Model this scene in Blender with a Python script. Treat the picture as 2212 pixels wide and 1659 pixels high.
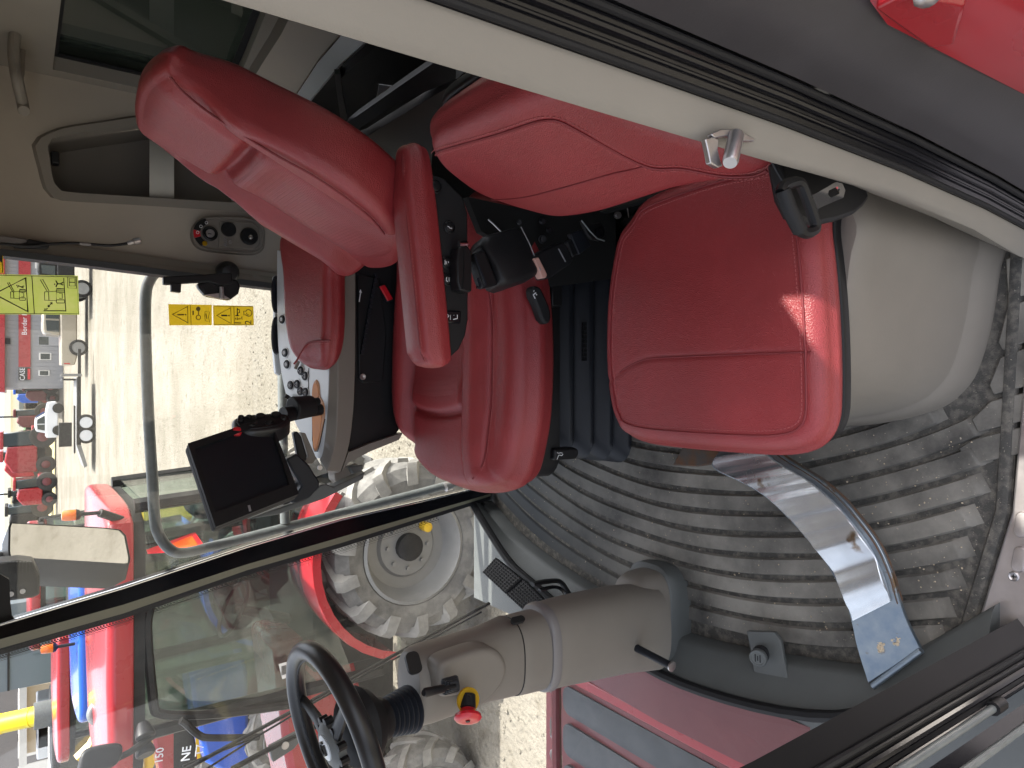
import bpy, bmesh, math, random
from mathutils import Vector, Matrix
random.seed(4)
R = math.radians
for o in list(bpy.data.objects): bpy.data.objects.remove(o)
sc = bpy.context.scene
col = sc.collection
V = Vector
# ------------------------------------------------------------------ camera (phone held sideways: image left is up)
HC, PITCH, FPX = 1.35, R(35), 1533.0
cp, sp = math.cos(PITCH), math.sin(PITCH)
cam = bpy.data.cameras.new('camera')
cam.sensor_fit = 'HORIZONTAL'; cam.sensor_width = 36; cam.lens = 36*FPX/2212
cam.clip_start = .02; cam.clip_end = 3000
co = bpy.data.objects.new('camera', cam); col.objects.link(co)
co.matrix_world = Matrix(((0, 1, 0, 0), (-sp, 0, -cp, 0), (-cp, 0, sp, HC), (0, 0, 0, 1)))
sc.camera = co
# ------------------------------------------------------------------ daylight
SUN_EL, SUN_AZ = R(61), R(76)
sdir = V((math.sin(SUN_AZ)*math.cos(SUN_EL), math.cos(SUN_AZ)*math.cos(SUN_EL), math.sin(SUN_EL)))
w = bpy.data.worlds.new("World"); sc.world = w; w.use_nodes = True
wn = w.node_tree.nodes; bg = wn['Background']
sky = wn.new('ShaderNodeTexSky'); sky.sky_type = 'NISHITA'; sky.sun_disc = False
sky.sun_elevation = SUN_EL; sky.sun_rotation = SUN_AZ; sky.dust_density = 4.0; sky.air_density = .6; sky.ozone_density = .6
hz = wn.new('ShaderNodeHueSaturation'); hz.inputs['Saturation'].default_value = .38      # hazy, pale sky
w.node_tree.links.new(sky.outputs[0], hz.inputs['Color']); w.node_tree.links.new(hz.outputs[0], bg.inputs[0]); bg.inputs[1].default_value = .15
sl = bpy.data.lights.new('sun', 'SUN'); sl.energy = 2.2; sl.angle = R(.5); sl.color = (1, .95, .87)
so = bpy.data.objects.new('sun', sl); col.objects.link(so)
so.rotation_euler = (-sdir).to_track_quat('-Z', 'Y').to_euler()
so.location = sdir*30
vs = sc.view_settings; vs.view_transform = 'Standard'; vs.look = 'None'; vs.exposure = 2.12; vs.gamma = 1
sc.render.engine = 'CYCLES'
sc.cycles.max_bounces = 14; sc.cycles.transparent_max_bounces = 24; sc.cycles.diffuse_bounces = 6
sc.cycles.caustics_reflective = False; sc.cycles.caustics_refractive = False

# ------------------------------------------------------------------ surveying: a sight line of the photo met with a known plane of the place
def ray(x, y):
    a = (x-1106)/FPX; b = (829.5-y)/FPX
    return V((b, cp-a*sp, -sp-a*cp))
def at(x, y, X=None, Y=None, Z=None, pl=None):
    d = ray(x, y)
    if X is not None: t = X/d.x
    elif Y is not None: t = Y/d.y
    elif Z is not None: t = (Z-HC)/d.z
    else:
        p, n = pl; t = (p-V((0, 0, HC))).dot(n)/d.dot(n)
    return V((0, 0, HC))+d*t

# ------------------------------------------------------------------ object bookkeeping
ORG = {}
def tag(o, label=None, cat=None, group=None, kind=None):
    if label: o['label'] = label
    if cat: o['category'] = cat
    if group: o['group'] = group
    if kind: o['kind'] = kind
    return o
def thing(name, loc, label, cat, group=None):
    o = bpy.data.objects.new(name, None); col.objects.link(o)
    o.location = loc; o.empty_display_size = .1
    ORG[o.name] = V(loc)
    return tag(o, label, cat, group)
def cr(pts, n=6, closed=False):
    """Catmull-Rom through points"""
    P = [V(p) for p in pts]; out = []; m = len(P)
    rng = range(m) if closed else range(m-1)
    for i in rng:
        if closed: a, b, c, d = P[i-1], P[i], P[(i+1) % m], P[(i+2) % m]
        else: a, b, c, d = P[max(i-1, 0)], P[i], P[i+1], P[min(i+2, m-1)]
        for k in range(n):
            t = k/n
            out.append(.5*((2*b)+(c-a)*t+(2*a-5*b+4*c-d)*t*t+(3*b-a-3*c+d)*t**3))
    if not closed: out.append(P[-1].copy())
    return out
def resample(P, n, closed=False):
    Q = P+[P[0]] if closed else P
    L = [0]
    for i in range(len(Q)-1): L.append(L[-1]+(Q[i+1]-Q[i]).length)
    out = []; j = 0; m = n if closed else n-1
    for k in range(n):
        s = L[-1]*k/m
        while j < len(Q)-2 and L[j+1] < s: j += 1
        d = L[j+1]-L[j]
        out.append(Q[j].lerp(Q[j+1], (s-L[j])/d if d > 1e-9 else 0))
    return out
def rrect(a, b, r, n=5, cx=0, cy=0):
    """rounded rectangle half sizes a,b"""
    o = []
    for (sx, sy, q) in ((1, 1, 0), (-1, 1, 1), (-1, -1, 2), (1, -1, 3)):
        for k in range(n+1):
            t = (q+k/n)*math.pi/2
            o.append((cx+sx*(a-r)+r*math.cos(t), cy+sy*(b-r)+r*math.sin(t)))
    return o
def ell(a, b, n=24, cx=0, cy=0):
    return [(cx+a*math.cos(2*math.pi*k/n), cy+b*math.sin(2*math.pi*k/n)) for k in range(n)]
class Fr:
    """local frame"""
    def __init__(s, o, u, v=None, n=None):
        s.o = V(o); s.u = V(u).normalized()
        if v is not None:
            v = V(v); s.v = (v-s.u*v.dot(s.u)).normalized(); s.n = s.u.cross(s.v)
        else:
            n = V(n); s.n = (n-s.u*n.dot(s.u)).normalized(); s.v = s.n.cross(s.u)
    def __call__(s, a, b, c=0): return s.o+s.u*a+s.v*b+s.n*c
    def inv(s, p): d = V(p)-s.o; return d.dot(s.u), d.dot(s.v), d.dot(s.n)
    def sh(s, a, b, c=0): f = Fr.__new__(Fr); f.o = s(a, b, c); f.u, f.v, f.n = s.u, s.v, s.n; return f
WF = Fr((0, 0, 0), (1, 0, 0), (0, 1, 0))
def axis_frame(o, n):
    n = V(n).normalized(); u = V((1, 0, 0)) if abs(n.x) < .8 else V((0, 1, 0))
    return Fr(o, u-n*u.dot(n), n=n)
class B:
    def __init__(s): s.v = []; s.f = []
    def add(s, vs, fs):
        k = len(s.v); s.v += [V(p) for p in vs]; s.f += [tuple(i+k for i in f) for f in fs]; return s
    def loft(s, rings, closed=True, cap=True, loop=False):
        n = len(rings[0]); vs = [p for r in rings for p in r]; fs = []
        m = len(rings)
        for i in range(m if loop else m-1):
            j = (i+1) % m
            for k in range(n if closed else n-1):
                q = (k+1) % n
                fs.append((i*n+k, i*n+q, j*n+q, j*n+k))
        if cap and closed and not loop:
            fs.append(tuple(range(n-1, -1, -1))); fs.append(tuple((m-1)*n+k for k in range(n)))
        return s.add(vs, fs)
    def prism(s, pts, off):
        off = V(off); P = [V(p) for p in pts]
        return s.loft([P, [p+off for p in P]])
    def slab(s, fr, pts2, h0, h1, ch=0):
        """extruded outline in a frame, with small chamfer at the top"""
        P = [V((a, b, 0)) for a, b in pts2]
        c = sum(P, V())/len(P); rings = []
        def ring(k, h): return [fr(c.x+(p.x-c.x)*k, c.y+(p.y-c.y)*k, h) for p in P]
        rad = max((p-c).length for p in P)
        rings = [ring(1, h0), ring(1, h1)] if not ch else [ring(1, h0), ring(1, h1-ch), ring(1-.3*ch/rad, h1-.3*ch), ring(1-ch/rad, h1)]
        return s.loft(rings)
    def box(s, c, d, fr=WF):
        x, y, z = [q/2 for q in d]; C = V(c)
        return s.add([fr(C.x+i*x, C.y+j*y, C.z+k*z) for k in (-1, 1) for j in (-1, 1) for i in (-1, 1)],
                     [(0, 2, 3, 1), (4, 5, 7, 6), (0, 1, 5, 4), (2, 6, 7, 3), (0, 4, 6, 2), (1, 3, 7, 5)])
    def tube(s, path, r, n=8, closed=False, flat=1.0, up=None):
        P = [V(p) for p in path]; m = len(P)
        rr = r if isinstance(r, (list, tuple)) else [r]*m
        T = []
        for i in range(m):
            a = P[i-1] if (i or closed) else P[i]; b = P[(i+1) % m] if (i < m-1 or closed) else P[i]
            d = b-a; T.append(d.normalized() if d.length > 1e-9 else V((0, 0, 1)))
        u = V(up) if up is not None else (V((0, 0, 1)) if abs(T[0].z) < .9 else V((1, 0, 0)))
        rings = []
        for i in range(m):
            u = u-T[i]*u.dot(T[i])
            if u.length < 1e-6: u = T[i].orthogonal()
            u.normalize(); w = T[i].cross(u)
            rings.append([P[i]+(u*math.cos(2*math.pi*k/n)*flat+w*math.sin(2*math.pi*k/n))*rr[i] for k in range(n)])
        return s.loft(rings, loop=closed)
    def lathe(s, fr, prof, n=20, cap=True):
        rings = [[fr(r*math.cos(2*math.pi*k/n), r*math.sin(2*math.pi*k/n), h) for k in range(n)] for r, h in prof]
        return s.loft(rings, cap=cap)
    def grid(s, rows): return s.loft(rows, closed=False, cap=False)
    def ribbon(s, a, b, th, nrm):
        """strip between two polylines given a thickness along nrm"""
        nrm = V(nrm)*th
        return s.loft([[p, q, q+nrm, p+nrm] for p, q in zip(a, b)])
    def holed(s, fr, outer, holes, th):
        """flat plate with holes, thickness th along frame normal"""
        bm = bmesh.new(); es = []
        for lp in [outer]+holes:
            vs = [bm.verts.new((a, b, 0)) for a, b in lp]
            es += [bm.edges.new((vs[i], vs[(i+1) % len(vs)])) for i in range(len(vs))]
        bmesh.ops.triangle_fill(bm, edges=es, use_beauty=True, use_dissolve=False)
        bm.verts.index_update()
        k = [v.co.copy() for v in bm.verts]; F = [tuple(v.index for v in f.verts) for f in bm.faces]
        s.add([fr(p.x, p.y, 0) for p in k], F)
        s.add([fr(p.x, p.y, th) for p in k], [tuple(reversed(f)) for f in F])
        bm.free()
        for lp in [outer]+holes:
            n = len(lp)
            s.add([fr(a, b, 0) for a, b in lp]+[fr(a, b, th) for a, b in lp],
                  [(i, (i+1) % n, n+(i+1) % n, n+i) for i in range(n)])
        return s
    def pad(s, fr, out2, th, r, top=None, rings=26, seg=132, rb=None, nseg=7, belly=0, thf=None):
        """upholstered pad: outline in frame, top at height 0 plus top(a,b)"""
        top = top or (lambda a, b: 0); rb = rb or r*.6
        O = resample(cr([V((a, b, 0)) for a, b in out2], 8, True), seg, True)
        TH = (lambda p: thf(p.x, p.y)) if thf else (lambda p: th)
        area = sum(O[i].x*O[(i+1) % seg].y-O[(i+1) % seg].x*O[i].y for i in range(seg))
        if area < 0: O.reverse()
        N = []
        for i in range(seg):
            t = O[(i+1) % seg]-O[i-1]; N.append(V((t.y, -t.x, 0)).normalized())
        for _ in range(max(2, seg//24)): N = [(N[i-1]+N[i]*2+N[(i+1) % seg]).normalized() for i in range(seg)]
        c = sum(O, V())/seg
        I = [O[i]-N[i]*r for i in range(seg)]
        rg = []
        for k in range(1, rings+1):
            q = k/rings; q = q**.85
            rg.append([fr(c.x+(p.x-c.x)*q, c.y+(p.y-c.y)*q, top(c.x+(p.x-c.x)*q, c.y+(p.y-c.y)*q)) for p in I])
        for j in range(1, nseg+1):
            t = j/nseg*math.pi/2
            rg.append([fr(I[i].x+N[i].x*r*math.sin(t), I[i].y+N[i].y*r*math.sin(t), top(I[i].x, I[i].y)-r*(1-math.cos(t))) for i in range(seg)])
        if belly:
            for j in (1, 2, 3):
                q = j/4
                rg.append([fr(O[i].x+N[i].x*belly*math.sin(q*math.pi), O[i].y+N[i].y*belly*math.sin(q*math.pi),
                              (top(I[i].x, I[i].y)-r)*(1-q)+(-TH(O[i])+rb)*q) for i in range(seg)])
        for j in range(0, 5):
            t = j/4*math.pi/2
            rg.append([fr(O[i].x-N[i].x*rb*(1-math.cos(t)), O[i].y-N[i].y*rb*(1-math.cos(t)), -TH(O[i])+rb-rb*math.sin(t)) for i in range(seg)])
        return s.loft(rg)
    def build(s, name, mat, parent=None, smooth=38, bevel=0, kind=None, label=None, loc=None):
        me = bpy.data.meshes.new(name)
        if parent is not None:
            base = ORG[parent.name]
        else:
            base = V(loc) if loc is not None else V()
        me.from_pydata([p-base for p in s.v], [], s.f)
        bm = bmesh.new(); bm.from_mesh(me)
        bmesh.ops.recalc_face_normals(bm, faces=bm.faces)
        bm.to_mesh(me); bm.free()
        if smooth:
            me.polygons.foreach_set('use_smooth', [True]*len(me.polygons))
            me.set_sharp_from_angle(angle=R(smooth))
        me.materials.append(mat)
        o = bpy.data.objects.new(name, me); col.objects.link(o)
        if parent is not None: o.parent = parent
        else: o.location = base
        ORG[o.name] = base
        if bevel:
            m = o.modifiers.new('bevel', 'BEVEL'); m.width = bevel; m.segments = 2; m.limit_method = 'ANGLE'; m.angle_limit = R(40); m.harden_normals = False
        if kind: o['kind'] = kind
        if label: o['label'] = label
        return o
def text(body, fr, size, mat, parent, name='lettering', depth=.001, align='CENTER', sx=1.0, shear=0):
    cu = bpy.data.curves.new('txt', 'FONT'); cu.body = body; cu.size = size; cu.extrude = depth
    cu.align_x = align; cu.align_y = 'CENTER'; cu.resolution_u = 2; cu.shear = shear
    o = bpy.data.objects.new('txt', cu); col.objects.link(o)
    bpy.context.view_layer.update()
    me = bpy.data.meshes.new_from_object(o.evaluated_get(bpy.context.evaluated_depsgraph_get()))
    bpy.data.objects.remove(o); bpy.data.curves.remove(cu)
    b = B().add([fr(v.co.x*sx, v.co.y, v.co.z) for v in me.vertices], [tuple(p.vertices) for p in me.polygons])
    bpy.data.meshes.remove(me)
    return b.build(name, mat, parent, smooth=0)
def stitches(path, fr_n, step=.006, ln=.0038, r=.0006, side=0.0):
    """short raised thread dashes along a path"""
    L = sum((path[i+1]-path[i]).length for i in range(len(path)-1))
    n = max(2, int(L/step)); P = resample(path, n)
    b = B()
    for i in range(n-1):
        t = (P[i+1]-P[i]).normalized(); nn = V(fr_n(P[i]) if callable(fr_n) else fr_n); w = t.cross(nn).normalized()
        p = P[i]+w*side
        b.tube([p-t*ln*.5-nn*.0006, p, p+t*ln*.5-nn*.0006], r, 4)
    return b

# ------------------------------------------------------------------ materials
MATS = {}
def mat(name, c, rough=.5, metal=0, var=.08, vs=9, c2=None, c2lo=.45, c2hi=.65, bump=0, bs=300, btype='NOISE', coat=0, spec=.5, rvar=.08, dist=.001, det=4, c3=None, c3s=60, c3lo=.6, c3hi=.7, stretch=None, sheen=0, wipe=None):
    m = bpy.data.materials.new(name); m.use_nodes = True
    nt = m.node_tree; N = nt.nodes; L = nt.links; p = N['Principled BSDF']
    tc = N.new('ShaderNodeTexCoord'); src = tc.outputs['Object']
    if stretch:
        mp = N.new('ShaderNodeMapping'); mp.inputs['Scale'].default_value = stretch; L.new(src, mp.inputs[0]); src = mp.outputs[0]
    n1 = N.new('ShaderNodeTexNoise'); n1.inputs['Scale'].default_value = vs; n1.inputs['Detail'].default_value = det; n1.inputs['Roughness'].default_value = .6
    L.new(src, n1.inputs[0])
    rp = N.new('ShaderNodeValToRGB'); e = rp.color_ramp.elements
    if c2 is None:
        a = [min(1, q*(1-var)) for q in c]; b = [min(1, q*(1+var)) for q in c]
        e[0].position, e[1].position = .3, .7
    else: a, b = c, c2; e[0].position, e[1].position = c2lo, c2hi
    e[0].color = (*a, 1); e[1].color = (*b, 1)
    L.new(n1.outputs['Fac'], rp.inputs[0]); out = rp.outputs[0]
    if c3 is not None:
        n3 = N.new('ShaderNodeTexNoise'); n3.inputs['Scale'].default_value = c3s; n3.inputs['Detail'].default_value = 5; L.new(src, n3.inputs[0])
        r3 = N.new('ShaderNodeValToRGB'); r3.color_ramp.elements[0].position = c3lo; r3.color_ramp.elements[1].position = c3hi; L.new(n3.outputs['Fac'], r3.inputs[0])
        mx = N.new('ShaderNodeMix'); mx.data_type = 'RGBA'; L.new(r3.outputs[0], mx.inputs[0]); L.new(out, mx.inputs[6]); mx.inputs[7].default_value = (*c3, 1); out = mx.outputs[2]
    L.new(out, p.inputs['Base Color'])
    mr = N.new('ShaderNodeMapRange'); mr.inputs[3].default_value = max(.02, rough-rvar); mr.inputs[4].default_value = min(1, rough+rvar)
    L.new(n1.outputs['Fac'], mr.inputs[0]); L.new(mr.outputs[0], p.inputs['Roughness'])
    p.inputs['Metallic'].default_value = metal; p.inputs['Specular IOR Level'].default_value = spec
    p.inputs['Coat Weight'].default_value = coat; p.inputs['Coat Roughness'].default_value = .08
    if sheen: p.inputs['Sheen Weight'].default_value = sheen
    if wipe:
        vd = N.new('ShaderNodeVectorMath'); vd.operation = 'DISTANCE'; vd.inputs[1].default_value = wipe[0]; L.new(tc.outputs['Object'], vd.inputs[0])
        w1 = N.new('ShaderNodeMapRange'); w1.inputs[1].default_value = wipe[1]; w1.inputs[2].default_value = wipe[2]; L.new(vd.outputs['Value'], w1.inputs[0])
        wm = N.new('ShaderNodeMix'); wm.data_type = 'RGBA'; L.new(w1.outputs[0], wm.inputs[0]); L.new(out, wm.inputs[6]); wm.inputs[7].default_value = (*wipe[3], 1); L.new(wm.outputs[2], p.inputs['Base Color'])
    if bump:
        if btype == 'NOISE':
            t = N.new('ShaderNodeTexNoise'); t.inputs['Scale'].default_value = bs; t.inputs['Detail'].default_value = 3; o = t.outputs['Fac']
        elif btype == 'LEATHER':
            t = N.new('ShaderNodeTexVoronoi'); t.feature = 'DISTANCE_TO_EDGE'; t.inputs['Scale'].default_value = bs
            nz = N.new('ShaderNodeTexNoise'); nz.inputs['Scale'].default_value = bs*.25; nz.inputs['Detail'].default_value = 5; L.new(src, nz.inputs[0])
            md = N.new('ShaderNodeMath'); md.operation = 'MULTIPLY_ADD'; md.inputs[1].default_value = 1.2; L.new(t.outputs['Distance'], md.inputs[0]); L.new(nz.outputs['Fac'], md.inputs[2]); o = md.outputs[0]
        else:
            t = N.new('ShaderNodeTexVoronoi'); t.inputs['Scale'].default_value = bs; t.inputs['Randomness'].default_value = .15; o = t.outputs['Distance']
        L.new(src, t.inputs[0])
        bp = N.new('ShaderNodeBump'); bp.inputs['Strength'].default_value = bump; bp.inputs['Distance'].default_value = dist
        L.new(o, bp.inputs['Height']); L.new(bp.outputs[0], p.inputs['Normal'])
    MATS[name] = m; return m
def glass(name, tint=(.93, .96, .94), refl=.06, dust=.04, dcol=(.6, .57, .52), rough=.02, ds=14, k=.75):
    m = bpy.data.materials.new(name); m.use_nodes = True; nt = m.node_tree; N = nt.nodes; L = nt.links
    N.remove(N['Principled BSDF']); out = N['Material Output']
    tr = N.new('ShaderNodeBsdfTransparent'); tr.inputs[0].default_value = (*tint, 1)
    gl = N.new('ShaderNodeBsdfGlossy'); gl.inputs['Roughness'].default_value = rough; gl.inputs[0].default_value = (1, 1, 1, 1)
    df = N.new('ShaderNodeBsdfDiffuse'); df.inputs[0].default_value = (*dcol, 1)
    fr = N.new('ShaderNodeLayerWeight'); fr.inputs[0].default_value = .5
    pw = N.new('ShaderNodeMath'); pw.operation = 'POWER'; pw.inputs[1].default_value = 5; L.new(fr.outputs['Facing'], pw.inputs[0])
    ma = N.new('ShaderNodeMath'); ma.operation = 'MULTIPLY_ADD'; ma.inputs[1].default_value = k; ma.inputs[2].default_value = refl; ma.use_clamp = True
    L.new(pw.outputs[0], ma.inputs[0])
    m1 = N.new('ShaderNodeMixShader'); L.new(ma.outputs[0], m1.inputs[0]); L.new(tr.outputs[0], m1.inputs[1]); L.new(gl.outputs[0], m1.inputs[2])
    tc = N.new('ShaderNodeTexCoord'); nz = N.new('ShaderNodeTexNoise'); nz.inputs['Scale'].default_value = ds; nz.inputs['Detail'].default_value = 8; nz.inputs['Roughness'].default_value = .7; L.new(tc.outputs['Object'], nz.inputs[0])
    mr = N.new('ShaderNodeMapRange'); mr.inputs[1].default_value = .3; mr.inputs[2].default_value = .75; mr.inputs[3].default_value = dust*.4; mr.inputs[4].default_value = dust*1.7; L.new(nz.outputs['Fac'], mr.inputs[0])
    m2 = N.new('ShaderNodeMixShader'); L.new(mr.outputs[0], m2.inputs[0]); L.new(m1.outputs[0], m2.inputs[1]); L.new(df.outputs[0], m2.inputs[2])
    L.new(m2.outputs[0], out.inputs[0]); MATS[name] = m; return m
M = dict(
 leather=mat('red leather', (.275, .031, .035), .40, spec=.55, var=.14, vs=6, bump=.6, bs=330, btype='LEATHER', dist=.0012, rvar=.06),
 perf=mat('perforated red leather', (.26, .034, .038), .44, spec=.6, var=.12, vs=7, bump=.7, bs=330, btype='DOT', dist=.0012),
 thread=mat('red thread', (.42, .11, .11), .6, var=.1),
 seam=mat('dark red seam', (.20, .022, .026), .6, var=.1),
 beige=mat('beige moulded trim', (.41, .365, .305), .55, var=.05, vs=5, bump=.25, bs=500, dist=.0006, spec=.4),  # same beige as pillar and box, lightened for light missing deep in the cab
 boxtrim_dimmed=mat('grained seat box moulding', (.215, .193, .165), .55, var=.06, vs=5, bump=.35, bs=420, dist=.0006, spec=.35),  # the same beige again, darkened to stand for weaker light on the box
 blackd=mat('deep black trim', (.007, .007, .008), .45, spec=.18, var=.2, vs=12),
 satin=mat('satin black plastic', (.016, .016, .017), .34, var=.1, spec=.5),
 darkbay=mat('dark bay trim', (.045, .042, .040), .6, var=.1),
 tyred=mat('dark tyre rubber', (.035, .034, .032), .8, var=.2, vs=6),
 jamb=mat('grey door jamb', (.048, .044, .046), .42, var=.12, vs=9, bump=.2, bs=300, dist=.0005, spec=.35),
 olive=mat('olive painted edge reflection', (.13, .125, .085), .4, var=.1, vs=4),  # olive carries the reflection of beige trim, painted into the strip
 beige_dimmed=mat('beige grained trim', (.245, .224, .192), .6, var=.05, vs=5, bump=.3, bs=420, dist=.0006, spec=.35),  # the same beige again, darkened to tone down light from the door
 taupe=mat('taupe plastic', (.20, .18, .155), .5, var=.05, vs=6, bump=.2, bs=700, dist=.0004, spec=.4),
 taupe_l=mat('light taupe plastic', (.22, .195, .16), .5, var=.05, vs=6, bump=.2, bs=700, dist=.0004, spec=.4),
 lilac=mat('pale grey plastic', (.18, .168, .165), .42, var=.04),
 black=mat('black plastic', (.012, .012, .013), .42, spec=.28, var=.15, bump=.2, bs=600, dist=.0005),
 blackg=mat('gloss black', (.006, .006, .008), .2, var=.1, rvar=.05, spec=.4),
 blackm=mat('matt black', (.014, .014, .015), .6, spec=.28, var=.15, bump=.25, bs=700, dist=.0005),
 void=mat('dark cavity lining', (.006, .006, .006), .9),
 rubber=mat('bellows rubber', (.014, .016, .021), .42, spec=.28, var=.15, vs=20),
 charcoal=mat('charcoal grained trim', (.098, .105, .102), .52, var=.08, bump=.3, bs=420, dist=.0006),
 mat=mat('dusty rubber floor mat', (.080, .077, .071), .72, var=.2, vs=5, c2=(.30, .284, .25), c2lo=.34, c2hi=.62, bump=.35, bs=260, dist=.0012, det=9, c3=(.42, .37, .30), c3s=170, c3lo=.68, c3hi=.74, spec=.25, wipe=((.05, -.15, 0), .55, 1.05, (.045, .05, .055))),
 groove=mat('gritty groove rubber', (.060, .058, .053), .8, c2=(.14, .13, .112), c2lo=.45, c2hi=.62, vs=55, bump=.8, bs=420, dist=.0015, det=8, c3=(.30, .27, .22), c3s=260, c3lo=.66, c3hi=.71),
 steel=mat('worn bare steel', (.80, .84, .87), .24, .75, var=.1, vs=6, c2=(.45, .47, .5), c2lo=.35, c2hi=.7, rvar=.12, bump=.15, bs=90, dist=.0006, stretch=(1, 1, 1), c3=(.24, .17, .11), c3s=16, c3lo=.66, c3hi=.72),
 rust=mat('rusty steel edge', (.10, .085, .075), .7, .4, c2=(.16, .08, .04), c2lo=.4, c2hi=.65, vs=40, bump=.4, bs=200, dist=.001, det=8),
 bluesteel=mat('blued steel', (.20, .25, .31), .40, .8, c2=(.31, .35, .38), c2lo=.35, c2hi=.65, vs=22, rvar=.1, det=7, c3=(.20, .13, .075), c3s=26, c3lo=.60, c3hi=.66, bump=.2, bs=150, dist=.0008),
 alu=mat('brushed sill metal', (.52, .48, .47), .38, .9, var=.08, vs=30, bump=.15, bs=300, dist=.0004),
 zinc=mat('zinc steel', (.46, .44, .44), .35, .9, var=.12, vs=30),
 chrome=mat('chrome', (.75, .75, .76), .15, 1, var=.04),
 silver=mat('satin silver plastic', (.62, .65, .67), .34, .15, var=.03, vs=12, coat=.1),
 silverd=mat('satin grey strap', (.40, .39, .35), .5, .1, var=.04),
 orange=mat('orange translucent insert', (.60, .19, .015), .35, var=.1, vs=20),
 orange_l=mat('pale orange rim', (.56, .27, .13), .4, var=.05),
 screen=mat('dark display screen', (.011, .014, .018), .34, spec=.3, var=.1, rvar=.03, vs=4),
 white=mat('white print', (.75, .76, .78), .5, var=.02),
 grey=mat('grey print', (.25, .25, .26), .5, var=.02),
 red=mat('red plastic', (.55, .012, .022), .3, var=.05, coat=.2),
 pinkb=mat('faded pink button', (.52, .30, .25), .45, var=.08),
 tractor=mat('red tractor paint', (.33, .012, .018), .28, var=.08, vs=3, coat=.5),
 maroon=mat('dusty maroon hood', (.13, .022, .026), .45, var=.10, vs=3, c2=(.17, .045, .045), c2lo=.4, c2hi=.75, coat=.15),
 hoodblk=mat('dusty black hood inset', (.045, .05, .055), .5, vs=6, c2=(.085, .09, .095), c2lo=.4, c2hi=.7),
 blue=mat('blue tractor paint', (.008, .085, .48), .25, var=.05, coat=.4),
 yellow=mat('yellow paint', (.68, .42, .01), .4, var=.06, coat=.2),
 ypipe=mat('bright yellow pipe', (.75, .60, .01), .4, var=.05),
 amber=mat('amber lens', (.72, .14, .005), .2, var=.05, coat=.5),
 smv=mat('orange reflective triangle', (.85, .10, .01), .4, var=.03),
 lug=mat('dusty tyre lug', (.19, .183, .167), .75, c2=(.27, .26, .237), c2lo=.4, c2hi=.62, vs=9),
 tyre=mat('dusty tyre rubber', (.115, .111, .103), .75, c2=(.19, .183, .168), c2lo=.4, c2hi=.62, vs=9, bump=.4, bs=70, dist=.004, det=8),
 rim=mat('silver wheel rim', (.24, .238, .228), .5, .2, var=.08, vs=6),
 frame=mat('dark tractor frame', (.010, .010, .010), .5, spec=.3, var=.2, c2=(.024, .023, .021), c2lo=.4, c2hi=.7),
 mirror=mat('mirror glass', (.60, .59, .57), .03, 1, var=.0, rvar=.01),
 galv=mat('dusty grey rail paint', (.17, .185, .185), .42, .2, var=.15, vs=50),
 decal=mat('yellow decal', (.75, .50, .02), .45, var=.02),
 decalg=mat('lime decal', (.60, .68, .14), .45, c2=(.68, .70, .22), c2lo=.4, c2hi=.7, vs=30),
 ink=mat('black print', (.015, .013, .01), .5, var=.05),
 inkb=mat('brown print', (.16, .10, .01), .5, var=.05),
 paper=mat('white label paper', (.7, .68, .64), .6, var=.03),
 wall_s=mat('ribbed grey cladding', (.30, .30, .31), .5, var=.05, vs=1),
 wall_d=mat('dark grey cladding', (.12, .145, .165), .5, var=.05, vs=1),
 tan=mat('tan cladding', (.55, .45, .32), .6, var=.05, vs=1),
 silverp=mat('silver tan car paint', (.42, .37, .29), .3, .3, var=.05, coat=.4),
 whitep=mat('white car paint', (.72, .73, .75), .3, var=.02, coat=.4),
 carglass=mat('dark car glass', (.03, .045, .05), .08, rvar=.02, coat=.5),
 green=mat('green bin', (.04, .30, .05), .5, var=.05),
 gravel=mat('pale dusty gravel', (.165, .150, .118), .9, vs=.5, c2=(.235, .217, .182), c2lo=.34, c2hi=.66, bump=.8, bs=22, dist=.04, det=14, c3=(.13, .115, .088), c3s=6, c3lo=.56, c3hi=.75, spec=.15),
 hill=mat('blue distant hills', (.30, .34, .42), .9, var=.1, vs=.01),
 field=mat('dry grass', (.38, .33, .17), .9, var=.15, vs=.3),
 gw=glass('windshield glass', (.95, .965, .96), .035, .05, (.62, .58, .55), k=.45),
 gs=glass('side window glass', (.96, .97, .965), .035, .018, (.6, .58, .54), k=.45),
 gt=glass('dark tinted rear glass', (.10, .118, .112), .2, .05, (.16, .19, .17)),
 gg=glass('green cab glass', (.66, .74, .71), .07, .012, (.42, .47, .44), k=.5),
)

for k, a in (('decal', .6), ('decalg', .6)):       # thin vinyl on glass lets daylight through
    nt = M[k].node_tree; N = nt.nodes; L = nt.links; p = N['Principled BSDF']; t = N.new('ShaderNodeBsdfTranslucent'); x = N.new('ShaderNodeMixShader'); x.inputs[0].default_value = a
    src = p.inputs['Base Color'].links[0].from_socket; L.new(src, t.inputs[0]); L.new(p.outputs[0], x.inputs[1]); L.new(t.outputs[0], x.inputs[2]); L.new(x.outputs[0], N['Material Output'].inputs[0])
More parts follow.
